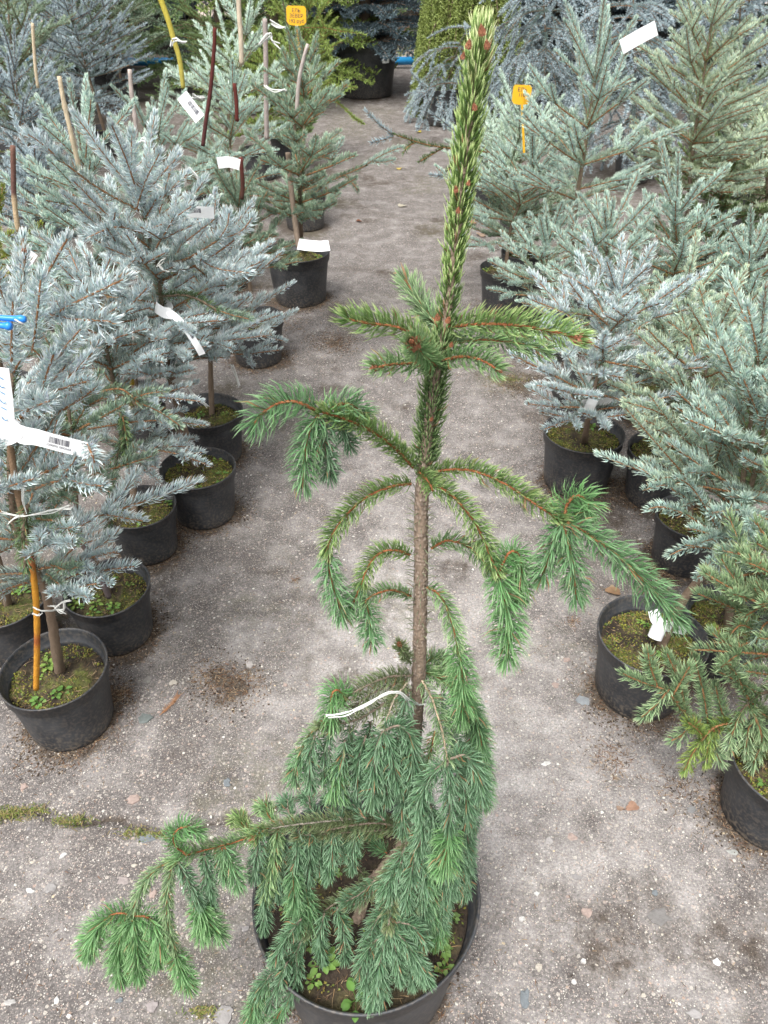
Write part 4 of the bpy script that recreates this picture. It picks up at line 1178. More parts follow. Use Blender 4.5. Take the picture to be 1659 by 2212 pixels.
# ------------------------------------------------------------------ the weeping spruce in front
def weeping_spruce():
    rng = np.random.RandomState(42)
    c, r, h = MAIN_C, MAIN_R, MAIN_H
    root = thing('weeping_spruce', 'tall weeping spruce with a straight green leader and drooping branches, in the big foreground pot', 'potted tree', c)
    rin = make_pot(root, c, r, h, True, 1)
    s, Zf = fill_soil(root, c, rin, h, True, 3, 0.30, .86, 0, dark=.05)
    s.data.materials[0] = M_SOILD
    for (px, py, sz, n, col) in ((700, 2085, .034, 9, (.17, .30, .07)), (675, 2120, .022, 6, (.20, .33, .08)), (770, 2165, .046, 6, (.13, .27, .06)), (860, 2190, .026, 7, (.16, .25, .07)), (950, 2050, .030, 8, (.14, .24, .06)), (960, 2090, .022, 6, (.17, .27, .07)),
                                 (975, 1990, .020, 7, (.15, .24, .07)), (720, 1890, .024, 8, (.18, .30, .08)), (690, 1900, .018, 6, (.2, .3, .08)), (810, 1800, .026, 8, (.20, .32, .08)), (700, 2055, .02, 7, (.22, .32, .1)), (620, 1965, .018, 6, (.18, .28, .08)), (745, 1995, .02, 7, (.2, .3, .09)), (985, 1940, .018, 6, (.17, .27, .07)), (670, 2045, .018, 6, (.18, .3, .08)), (740, 1930, .016, 6, (.2, .3, .08))):
        g = G(px, py, h * .86)
        if np.hypot(g[0] - c[0], g[1] - c[1]) < rin:
            g[2] = Zf(g[0], g[1])
            weed(root, c, g, sz * .8, rng, tuple(q * .85 for q in col), n + 3, .35)
    # trunk
    tl = smooth_line([G(772, 1990, h * .85), W(798, 1915, .635), W(868, 1830, .64), W(882, 1740, .645), W(895, 1600, .65), W(905, 1440, .65), W(909, 1250, .65), W(911, 1075, .65), W(925, 930, .65), W(945, 790, .65), W(964, 688, .65), W(985, 520, .65), W(1010, 300, .648), W(1041, 62, .645)], .006)
    H = tl[:, 2]
    rad = np.interp(H, [.25, .6, .9, 1.1, 1.3, 1.54], [.0105, .0092, .0080, .0068, .0040, .0022])
    tc = np.array([(.27, .205, .155)]) * np.ones((1, 3))
    mb = MB(); tube(mb, tl, rad, None, tc[0], 12, .16, rng)
    # bark scales and needle pegs
    for i in range(2600):
        k = rng.randint(10, len(tl) - 5)
        a = rng.uniform(0, 6.28); z = tl[k]
        if z[2] > 1.16: continue
        o = np.array([math.cos(a), math.sin(a), 0])
        p = z + o * rad[k] * .98; sd = np.array([-math.sin(a), math.cos(a), 0]) * .0016
        L = rng.uniform(.003, .006)
        mb.add([p - sd, p + sd, p + [0, 0, L] + o * .0011, p + [0, 0, -.001] + o * .001], [[0, 3, 2], [3, 1, 2]], np.array([.34, .27, .22]) * rng.uniform(.6, 1.3))
    trunk = mb.build('trunk', M_BARK, root, c)
    nb = MB()
    sel = tl[(H > 1.335)]
    LG, LT = (.165, .27, .075), (.50, .60, .25)
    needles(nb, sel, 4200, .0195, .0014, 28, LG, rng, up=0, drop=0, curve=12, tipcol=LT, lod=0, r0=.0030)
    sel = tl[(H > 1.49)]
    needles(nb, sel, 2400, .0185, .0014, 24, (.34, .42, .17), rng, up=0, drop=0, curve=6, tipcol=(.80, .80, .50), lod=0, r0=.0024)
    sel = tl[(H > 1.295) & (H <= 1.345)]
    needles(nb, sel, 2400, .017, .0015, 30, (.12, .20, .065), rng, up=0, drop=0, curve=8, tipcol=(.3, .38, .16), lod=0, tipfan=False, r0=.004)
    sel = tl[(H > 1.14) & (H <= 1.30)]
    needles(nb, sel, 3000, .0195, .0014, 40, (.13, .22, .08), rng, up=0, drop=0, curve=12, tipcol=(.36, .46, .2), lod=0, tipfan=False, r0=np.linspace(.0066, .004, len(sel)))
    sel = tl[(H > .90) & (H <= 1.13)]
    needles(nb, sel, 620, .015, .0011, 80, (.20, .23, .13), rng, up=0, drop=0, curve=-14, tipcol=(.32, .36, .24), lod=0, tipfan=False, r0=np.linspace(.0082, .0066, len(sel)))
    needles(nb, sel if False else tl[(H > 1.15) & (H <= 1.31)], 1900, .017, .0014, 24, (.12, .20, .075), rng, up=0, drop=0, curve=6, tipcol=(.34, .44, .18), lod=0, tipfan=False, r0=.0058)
    nb.build('needles', M_NEEDLE, trunk, c, kind='stuff')
    # buds on the leader
    top = tl[-1]
    for (px, py, rr) in ((1041, 68, .0042), (1012, 98, .0036), (1052, 98, .0036), (1000, 122, .0028), (1025, 232, .0032), (985, 410, .0030), (1012, 396, .0026), (990, 455, .0030), (932, 905, .0028), (945, 686, .0040), (968, 692, .0038), (930, 742, .0034), (975, 745, .0030)):
        q = W(px, py, .632)
        bud(root, c, q, rr * .6, (rng.uniform(-.3, .3), -.3, 1), 1.6)

    kinds = {  # density, length, width, angle, base, tip, curve, up
        'A': (1900, .0175, .00120, 52, (.150, .245, .080), (.50, .58, .26), 14, .35),   # fresh yellow-green
        'B': (1850, .0180, .00115, 52, (.140, .245, .100), (.46, .58, .29), 14, .22),   # mid green
        'C': (1900, .0215, .00105, 55, (.100, .210, .088), (.30, .46, .24), 16, .0),    # hanging, soft
        'D': (1700, .0170, .00118, 52, (.090, .175, .090), (.28, .42, .27), 14, .12),   # blue green drape
        'E': (1500, .0165, .00115, 55, (.155, .205, .095), (.40, .44, .26), 12, .25),   # old dull
        'F': (2100, .0260, .00105, 62, (.110, .240, .085), (.32, .50, .24), 18, .0),    # fan of fresh growth
        'G': (1700, .0150, .00110, 50, (.14, .225, .105), (.40, .50, .27), 12, .1),
    }

    def S(kind, pts, Y0, Y1, par=None, b=None, nl=1.0, wood=None, dn=1.0):
        """one branch of the weeping spruce: its own wood and needles"""
        dens, Ln, w, ang, col, tip, cv, up = kinds[kind]
        pts = np.array(pts, float)
        dd = np.r_[0, np.cumsum(np.linalg.norm(np.diff(pts, axis=0), axis=1))]
        u = dd / dd[-1]
        P = smooth_line([W(p[0], p[1], Y0 + (Y1 - Y0) * uu) for p, uu in zip(pts, u)], .005)
        nb = MB(); sh = rng.uniform(.92, 1.1)
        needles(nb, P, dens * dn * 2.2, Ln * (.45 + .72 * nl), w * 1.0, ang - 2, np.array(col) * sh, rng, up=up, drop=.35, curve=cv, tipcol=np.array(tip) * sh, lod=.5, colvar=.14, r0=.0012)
        wb = MB()
        wc = wood or ((.30, .11, .05) if kind in 'ABCFG' else (.24, .19, .15))
        tube(wb, P, .0018 if kind in 'DE' else .0016, .0011, wc, 6, .15, rng)
        o = wb.build('branch', M_BARK, root, c, smooth=True)
        nb.build('needles', M_NEEDLE, o, c, kind='stuff')
        if b:
            bud(root, c, P[-1], b, P[-1] - P[-3], 1.6)
        return P

    # upper whorl
    S('A', [(968, 706), (1040, 700), (1110, 702), (1190, 715), (1252, 732)], .648, .60, b=.0050, nl=1.08)
    S('B', [(965, 742), (1030, 735), (1100, 738), (1180, 758)], .66, .69, nl=.95)
    S('A', [(938, 752), (900, 725), (850, 705), (790, 697), (745, 688)], .65, .63, nl=1.08)
    S('G', [(948, 705), (915, 665), (888, 625), (872, 600)], .66, .74, nl=1.25)
    S('G', [(955, 722), (930, 690), (900, 660)], .66, .72)
    S('B', [(945, 790), (925, 775), (905, 755), (892, 741)], .645, .56, b=.0056, nl=1.0)
    S('B', [(938, 792), (900, 785), (850, 787), (808, 795)], .64, .60, b=.0026, nl=.8)
    S('B', [(958, 778), (1000, 770), (1040, 778), (1078, 800)], .64, .60, b=.002, nl=.8)
    # second whorl
    S('A', [(893, 1010), (850, 965), (800, 930), (745, 905), (690, 888)], .645, .585, nl=.85)
    S('C', [(680, 885), (640, 868), (600, 872), (565, 895), (545, 920)], .585, .565, nl=1.0)
    S('C', [(688, 895), (668, 930), (658, 990), (655, 1050)], .585, .58, nl=.75)
    S('D', [(705, 905), (700, 950), (708, 1000), (712, 1030)], .59, .60, nl=.85)
    S('C', [(700, 897), (735, 872), (768, 880), (788, 915)], .59, .63, nl=.82)
    S('D', [(735, 905), (745, 940), (758, 965)], .60, .62, nl=.7)
    S('A', [(888, 1045), (850, 1050), (795, 1072), (750, 1110), (715, 1160), (706, 1192)], .645, .60, nl=.82)
    S('C', [(708, 1195), (712, 1240), (728, 1290), (742, 1335)], .60, .59, nl=.92)
    S('A', [(915, 1040), (955, 1055), (1000, 1095), (1040, 1155), (1072, 1235)], .64, .585, nl=.85)
    S('F', [(1076, 1240), (1092, 1300), (1098, 1370), (1096, 1425)], .585, .58, nl=.98)
    S('F', [(1080, 1232), (1098, 1195), (1118, 1195), (1128, 1240), (1122, 1290)], .585, .60, nl=.6)
    S('A', [(925, 1025), (965, 1015), (1025, 1018), (1090, 1045), (1150, 1085), (1212, 1125)], .648, .57, nl=.80)
    S('F', [(1218, 1125), (1225, 1090), (1245, 1070), (1268, 1085), (1270, 1110)], .57, .585, nl=.70)
    S('C', [(1225, 1128), (1280, 1160), (1345, 1210), (1410, 1275), (1468, 1345)], .565, .53, nl=1.05, wood=(.34, .16, .07))
    S('C', [(1210, 1125), (1198, 1160), (1185, 1205), (1170, 1250)], .57, .575, nl=.75)
    S('C', [(1215, 1130), (1230, 1180), (1240, 1240), (1245, 1295)], .565, .555, nl=.85)
    S('A', [(905, 1020), (925, 1040), (935, 1060)], .63, .60, nl=.6)
    # third level twigs
    S('A', [(885, 1198), (850, 1188), (815, 1198), (790, 1235), (782, 1262)], .64, .61, nl=.74)
    S('C', [(782, 1262), (768, 1290), (757, 1320)], .61, .60, nl=.6)
    S('G', [(887, 1288), (850, 1275), (815, 1282), (785, 1300)], .635, .60, nl=.7)
    S('C', [(790, 1298), (798, 1340), (803, 1390)], .60, .59, nl=.85)
    S('B', [(932, 1185), (965, 1168), (1010, 1180), (1045, 1212), (1065, 1240)], .65, .63, nl=.72)
    S('B', [(922, 1268), (948, 1285), (972, 1330), (988, 1395)], .645, .61, nl=.72)
    S('F', [(988, 1398), (997, 1450), (1000, 1520), (988, 1560)], .61, .60, nl=.80)
    S('E', [(885, 1430), (872, 1410), (862, 1390)], .64, .61, b=.003, nl=.55)
    # fourth whorl
    S('E', [(888, 1460), (840, 1462), (790, 1482), (748, 1505)], .64, .60, nl=.95)
    S('F', [(748, 1505), (728, 1490), (716, 1505), (718, 1560)], .60, .585, nl=.85)
    S('E', [(888, 1490), (830, 1520), (770, 1555), (690, 1570)], .64, .58, nl=.95)
    S('G', [(735, 1558), (690, 1572), (665, 1590), (652, 1620)], .60, .575, nl=.8)
    S('C', [(652, 1622), (640, 1650), (636, 1690)], .575, .57, nl=.75)
    S('D', [(728, 1562), (710, 1590), (700, 1635), (702, 1685)], .595, .57, nl=1.0)
    S('D', [(755, 1570), (762, 1620), (768, 1690)], .60, .585, nl=1.0)
    S('D', [(800, 1560), (790, 1620), (785, 1690)], .62, .61, nl=.9)
    S('E', [(880, 1475), (852, 1510), (830, 1570)], .63, .575, nl=.7, wood=(.42, .35, .27))
    S('D', [(830, 1578), (862, 1568), (888, 1595), (892, 1660), (885, 1700)], .57, .56, nl=1.05)
    S('D', [(826, 1580), (810, 1630), (808, 1690), (800, 1740)], .57, .55, nl=1.05)
    S('D', [(832, 1582), (848, 1640), (860, 1700)], .57, .56, nl=1.0)
    S('G', [(912, 1470), (935, 1515), (955, 1580), (966, 1640)], .63, .54, nl=1.12, wood=(.44, .33, .24), dn=.8)
    S('D', [(966, 1645), (972, 1710), (970, 1790)], .54, .52, nl=1.12)
    S('F', [(970, 1790), (965, 1840), (955, 1880)], .52, .51, nl=1.0)
    S('D', [(972, 1640), (1005, 1632), (1030, 1665), (1042, 1725)], .54, .53, nl=1.1)
    S('D', [(958, 1648), (930, 1675), (908, 1720), (905, 1760)], .54, .53, nl=1.1)
    S('D', [(985, 1660), (1005, 1710), (1010, 1780)], .545, .54, nl=1.05)
    S('B', [(915, 1450), (955, 1470), (1000, 1510), (1030, 1560), (1038, 1610)], .66, .66, nl=.95)
    S('C', [(1000, 1515), (1018, 1560), (1020, 1620)], .655, .64, nl=.9)
    S('D', [(1015, 1600), (1030, 1660), (1030, 1740)], .65, .62, nl=.9)
    S('B', [(910, 1440), (940, 1420), (965, 1428)], .67, .71, nl=.75)
    S('B', [(912, 1455), (950, 1450), (985, 1465)], .66, .69, nl=.8)
    S('D', [(905, 1560), (890, 1610), (905, 1680)], .66, .68, nl=.9)
    S('D', [(990, 1740), (1008, 1800), (1010, 1860)], .62, .60, nl=.95)
    # fifth whorl: long left limb with its curtain
    S('E', [(868, 1785), (800, 1768), (730, 1772), (650, 1780), (580, 1790)], .635, .565, nl=.95, wood=(.33, .29, .25))
    S('A', [(580, 1790), (562, 1798), (545, 1812)], .565, .55, b=.0032, nl=.75)
    S('B', [(575, 1790), (520, 1815), (460, 1832), (400, 1848), (372, 1862)], .565, .515, nl=.85)
    S('G', [(372, 1860), (335, 1880), (305, 1920), (283, 1975)], .515, .495, nl=.8)
    S('F', [(283, 1975), (245, 1975), (205, 2010), (188, 2065)], .495, .485, nl=.82)
    S('F', [(285, 1980), (262, 2020), (255, 2075), (262, 2120)], .495, .48, nl=.80)
    S('F', [(288, 1978), (325, 1985), (345, 2025), (340, 2080)], .495, .49, nl=.80)
    S('F', [(287, 1985), (295, 2040), (300, 2115)], .49, .475, nl=.72)
    S('G', [(372, 1868), (362, 1920), (362, 1990), (378, 2060)], .512, .485, nl=.78)
    S('F', [(378, 2058), (392, 2095), (410, 2135)], .485, .478, nl=.78)
    S('D', [(385, 1862), (405, 1900), (432, 1955)], .512, .50, nl=.8)
    S('F', [(432, 1955), (450, 1990), (478, 2022)], .50, .495, nl=.78)
    S('F', [(430, 1955), (432, 1990), (436, 2025)], .50, .495, nl=.65)
    S('D', [(442, 1845), (450, 1900), (458, 1965)], .52, .51, nl=.78)
    S('C', [(485, 1830), (502, 1870), (515, 1915)], .535, .52, nl=.8)
    S('C', [(480, 1832), (478, 1870), (486, 1900)], .535, .52, nl=.65)
    S('F', [(405, 1848), (378, 1825), (378, 1798), (405, 1785), (430, 1800)], .515, .535, nl=.55)
    for (x0, x1, ym, yb, yb_, k, q) in ((600, 575, 1860, 1940, .57, 'B', 1.0), (575, 570, 1930, 2010, .56, 'D', 1.0), (645, 632, 1860, 1930, .58, 'D', 1.0), (632, 640, 1930, 2010, .56, 'C', 1.0), (700, 688, 1830, 1880, .60, 'D', .95), (745, 740, 1820, 1850, .61, 'D', .9), (560, 548, 1850, 1900, .56, 'D', .85)):
        S(k, [(x0, 1790 if ym < 1900 else ym - 50), ((x0 + x1) / 2, ym), (x1, yb)], yb_, yb_ - .02, nl=q)
    for (x0, y0, x1, y1, k) in ((600, 1785, 575, 1738, 'B'), (640, 1778, 622, 1728, 'D'), (690, 1772, 668, 1720, 'D'), (740, 1770, 718, 1722, 'D'), (545, 1800, 520, 1765, 'A'), (790, 1768, 765, 1738, 'D'), (830, 1772, 820, 1735, 'D')):
        S(k, [(x0, y0), ((x0 + x1) / 2 - 8, (y0 + y1) / 2), (x1, y1), (x1 - 16, y1 + 8)], .60, .64, nl=.85)
    # fifth whorl: front limbs into the pot
    S('E', [(882, 1795), (868, 1860), (850, 1930), (838, 2005)], .62, .505, nl=1.15, wood=(.3, .24, .2))
    S('D', [(838, 2005), (820, 2080), (808, 2150), (800, 2180)], .505, .455, nl=1.05)
    S('D', [(845, 2005), (880, 2040), (905, 2085), (928, 2125)], .505, .475, nl=1.1)
    S('D', [(830, 2015), (795, 2050), (775, 2100)], .505, .475, nl=1.0)
    S('D', [(842, 1990), (890, 2000), (920, 2040)], .515, .50, nl=1.0)
    S('D', [(850, 1960), (815, 1985), (790, 2040)], .53, .50, nl=1.0)
    S('D', [(850, 2030), (858, 2080), (865, 2120)], .50, .475, nl=.95)
    S('E', [(900, 1800), (925, 1860), (938, 1930)], .62, .56, nl=1.0)
    S('D', [(938, 1930), (948, 1980), (950, 2010)], .56, .545, nl=.95)
    S('F', [(950, 1990), (945, 2020), (940, 2035)], .55, .545, nl=.8)
    S('E', [(895, 1790), (905, 1850), (900, 1920), (905, 1960)], .60, .54, nl=.95)
    S('D', [(960, 1860), (975, 1900), (968, 1950)], .57, .56, nl=.95)
    # more of the dense middle mass
    for k, pts, a, b_, q in (
        ('D', [(900, 1800), (890, 1880), (872, 1960)], .57, .53, 1.1), ('D', [(912, 1850), (915, 1930), (918, 2010)], .56, .53, 1.1), ('D', [(870, 1840), (850, 1880), (826, 1930)], .57, .54, 1.1),
        ('D', [(812, 1900), (780, 1930), (740, 1950)], .585, .56, 1.0), ('D', [(650, 1985), (610, 2040), (590, 2080)], .53, .50, 1.0), ('D', [(880, 1690), (868, 1740), (872, 1800)], .60, .58, 1.0),
        ('D', [(745, 1600), (738, 1660), (740, 1720)], .58, .57, .95), ('D', [(860, 1590), (868, 1650), (862, 1710)], .575, .565, 1.05), ('E', [(868, 1790), (800, 1795), (720, 1800), (640, 1806)], .625, .575, 1.1),
        ('D', [(720, 1795), (716, 1850), (706, 1900)], .59, .575, 1.0), ('D', [(585, 1800), (588, 1870), (592, 1900)], .57, .56, .95), ('D', [(860, 2040), (905, 2080), (915, 2120)], .50, .478, 1.05),
        ('D', [(815, 2080), (826, 2130), (822, 2170)], .485, .462, 1.1), ('D', [(1022, 1560), (1040, 1640), (1036, 1700)], .64, .62, 1.0), ('D', [(1000, 1820), (1010, 1880), (1000, 1940)], .59, .575, 1.0),
        ('E', [(880, 1470), (845, 1480), (800, 1500), (760, 1530)], .64, .61, 1.1), ('D', [(880, 1500), (868, 1560), (872, 1640)], .60, .59, 1.0), ('D', [(790, 1590), (775, 1640), (772, 1710)], .585, .57, 1.0),
        ('D', [(845, 1600), (832, 1660), (838, 1730)], .575, .565, 1.0), ('F', [(730, 1640), (722, 1680), (728, 1720)], .58, .57, .85), ('D', [(680, 1590), (668, 1640), (672, 1700)], .575, .565, .95),
        ('C', [(1010, 1500), (1030, 1560), (1044, 1630)], .64, .62, 1.0), ('C', [(1030, 1600), (1044, 1660), (1046, 1740)], .63, .61, 1.0), ('D', [(1010, 1640), (1022, 1710), (1020, 1790)], .60, .585, 1.05),
        ('D', [(985, 1600), (1005, 1660), (1010, 1740)], .60, .585, 1.0), ('D', [(930, 1740), (940, 1800), (938, 1860)], .55, .54, 1.05), ('D', [(1000, 1760), (1012, 1830), (1004, 1900)], .60, .585, 1.0),
        ('D', [(960, 1880), (958, 1960), (950, 2030)], .565, .55, 1.0), ('D', [(915, 1700), (915, 1770), (905, 1840)], .56, .54, 1.05), ('C', [(930, 1860), (925, 1940), (935, 2000)], .56, .545, 1.0),
        ('D', [(985, 1800), (990, 1870), (985, 1930)], .585, .57, 1.0), ('G', [(940, 1580), (925, 1640), (900, 1690)], .60, .57, 1.0), ('D', [(950, 1500), (965, 1560), (985, 1620)], .64, .61, 1.0),
        ('D', [(890, 1640), (880, 1700), (885, 1760)], .60, .59, 1.0), ('E', [(870, 1790), (815, 1778), (745, 1786), (680, 1800)], .62, .585, 1.25), ('D', [(770, 1790), (762, 1840), (758, 1880)], .60, .59, .9),
        ('D', [(670, 1800), (668, 1860), (660, 1930)], .58, .57, 1.0), ('D', [(610, 1810), (600, 1870), (605, 1940)], .575, .56, 1.0), ('C', [(660, 1920), (668, 1970), (662, 2010)], .565, .55, .9),
        ('D', [(868, 1860), (845, 1920), (820, 1980)], .56, .53, 1.1), ('D', [(860, 1900), (880, 1960), (900, 2020)], .55, .52, 1.1), ('D', [(845, 1990), (835, 2060), (830, 2130)], .515, .48, 1.1),
        ('D', [(800, 2060), (792, 2110), (790, 2160)], .49, .465, 1.0), ('D', [(870, 2020), (890, 2080), (890, 2130)], .51, .485, 1.05), ('E', [(850, 1850), (830, 1900), (790, 1940), (750, 1960)], .60, .56, 1.0),
        ('D', [(700, 1975), (690, 2030), (700, 2080)], .55, .53, .95), ('D', [(620, 2080), (600, 2130), (575, 2180)], .50, .47, .95), ('C', [(575, 2120), (560, 2160), (562, 2205)], .49, .465, .9)):
        S(k, pts, a, b_, nl=q)
    # lower left limb
    S('E', [(800, 1905), (755, 1935), (705, 1965), (660, 2020)], .62, .54, nl=1.0)
    S('D', [(660, 2020), (625, 2075), (585, 2105), (552, 2150)], .54, .475, nl=1.0)
    S('D', [(728, 1960), (742, 2010), (745, 2075)], .565, .53, nl=1.0)
    S('D', [(640, 2060), (640, 2110), (622, 2165)], .52, .475, nl=.95)
    S('C', [(555, 2150), (545, 2180), (540, 2225)], .475, .455, nl=.9)
    S('C', [(620, 2165), (600, 2195), (590, 2230)], .475, .455, nl=.9)
    S('D', [(700, 1970), (665, 1975), (645, 2000)], .57, .56, nl=.9)
    # small low twigs behind the trunk
    S('F', [(766, 1862), (764, 1842), (758, 1828)], .66, .68, nl=.8)
    S('C', [(835, 1842), (808, 1825), (795, 1812)], .67, .70, nl=.8)
    S('E', [(778, 1880), (790, 1900), (800, 1912)], .65, .64, nl=.7)
    S('D', [(870, 1700), (840, 1720), (800, 1730)], .66, .67, nl=.9)
    S('C', [(868, 1712), (830, 1690), (790, 1700)], .66, .69, nl=.85)
    return root


ANGSD = 6
weeping_spruce()
ANGSD = 9

R7_CUSTOM = [
    dict(typ='fresh', shoots=[([(1760, 1600, 1.0), (1640, 1590, 1.0), (1560, 1580, .99)], 2), ([(1560, 1580, .99), (1490, 1550, .97), (1440, 1490, .96)], 1), ([(1440, 1490, .96), (1390, 1475, .96), (1345, 1455, .955)], 0), ([(1445, 1488, .96), (1420, 1520, .95), (1385, 1550, .94)], 0),
                                  ([(1480, 1535, .97), (1470, 1480, .98), (1440, 1410, .99)], 0), ([(1530, 1570, .98), (1520, 1500, .99), (1500, 1420, 1.0)], 0), ([(1470, 1545, .97), (1500, 1570, .96), (1540, 1600, .95)], 1)]),
    dict(typ='fresh', shoots=[([(1740, 1480, 1.0), (1640, 1500, .98), (1600, 1540, .96)], 2), ([(1640, 1500, .98), (1590, 1470, .97), (1550, 1450, .97)], 0), ([(1600, 1540, .96), (1580, 1590, .94), (1575, 1620, .93)], 0), ([(1615, 1520, .97), (1640, 1570, .95), (1650, 1610, .94)], 1)]),
    dict(typ='lime', shoots=[([(1600, 1560, .97), (1545, 1570, .95), (1515, 1600, .94)], 1), ([(1515, 1600, .94), (1495, 1630, .93), (1478, 1665, .92)], 0), ([(1545, 1575, .95), (1530, 1610, .94), (1525, 1650, .93)], 0), ([(1520, 1590, .94), (1500, 1570, .94), (1485, 1560, .94)], 0)]),
    dict(typ='fresh', nl=1.1, shoots=[([(1700, 1560, 1.0), (1650, 1545, .98), (1610, 1500, .97)], 1), ([(1610, 1500, .97), (1590, 1455, .97), (1560, 1425, .97)], 0), ([(1640, 1540, .98), (1615, 1580, .96), (1612, 1630, .95)], 0), ([(1580, 1585, .985), (1560, 1540, .985), (1545, 1480, .99)], 0), ([(1500, 1558, .97), (1470, 1590, .96), (1450, 1600, .955)], 0), ([(1420, 1482, .96), (1405, 1440, .965), (1400, 1410, .97)], 0), ([(1540, 1580, .98), (1545, 1620, .96), (1560, 1650, .95)], 0), ([(1455, 1500, .96), (1475, 1465, .965), (1490, 1440, .97)], 0), ([(1680, 1590, 1.0), (1640, 1620, .97), (1625, 1660, .96)], 0)]),
    dict(typ='bluegreen', nl=1.1, shoots=[([(1700, 1240, 1.05), (1620, 1240, 1.03), (1560, 1260, 1.02)], 1), ([(1640, 1240, 1.03), (1600, 1200, 1.03), (1560, 1190, 1.03)], 0), ([(1690, 1420, 1.0), (1640, 1420, .99), (1600, 1440, .98)], 0), ([(1690, 1330, 1.0), (1650, 1350, .99), (1630, 1400, .98)], 0)]),
    dict(typ='fresh', shoots=[([(1720, 1360, 1.02), (1650, 1375, 1.0), (1590, 1400, .98)], 1), ([(1650, 1375, 1.0), (1600, 1350, 1.0), (1570, 1385, .99)], 0), ([(1700, 1300, 1.02), (1650, 1310, 1.0), (1610, 1330, .99)], 0)]),
]
R4_CUSTOM = [
    dict(typ='mint', shoots=[([(1659, 1180, 1.50), (1590, 1090, 1.48), (1540, 1000, 1.46)], 1), ([(1540, 1000, 1.46), (1470, 940, 1.45), (1400, 850, 1.44)], 0), ([(1510, 970, 1.46), (1440, 900, 1.45), (1352, 868, 1.44)], 0), ([(1545, 1000, 1.46), (1560, 960, 1.46), (1575, 920, 1.46)], 0)]),
    dict(typ='mint', shoots=[([(1640, 1190, 1.46), (1560, 1130, 1.45), (1490, 1040, 1.44)], 1), ([(1490, 1040, 1.44), (1420, 960, 1.43), (1350, 880, 1.42)], 0), ([(1492, 1040, 1.44), (1450, 1030, 1.43), (1410, 1040, 1.42)], 0), ([(1500, 1050, 1.44), (1530, 1000, 1.44), (1525, 960, 1.44)], 0)]),
    dict(typ='silver', shoots=[([(1650, 1200, 1.40), (1560, 1160, 1.38), (1480, 1110, 1.36)], 1), ([(1480, 1110, 1.36), (1430, 1095, 1.35), (1398, 1100, 1.34)], 0), ([(1560, 1160, 1.38), (1500, 1060, 1.38), (1460, 1030, 1.38)], 0)]),
    dict(typ='silver', shoots=[([(1640, 1250, 1.36), (1580, 1200, 1.34), (1530, 1180, 1.32)], 1), ([(1530, 1180, 1.32), (1480, 1185, 1.31), (1446, 1200, 1.30)], 0), ([(1545, 1185, 1.32), (1555, 1220, 1.31), (1560, 1270, 1.30)], 0), ([(1600, 1220, 1.34), (1630, 1260, 1.32), (1650, 1290, 1.31)], 0)]),
]
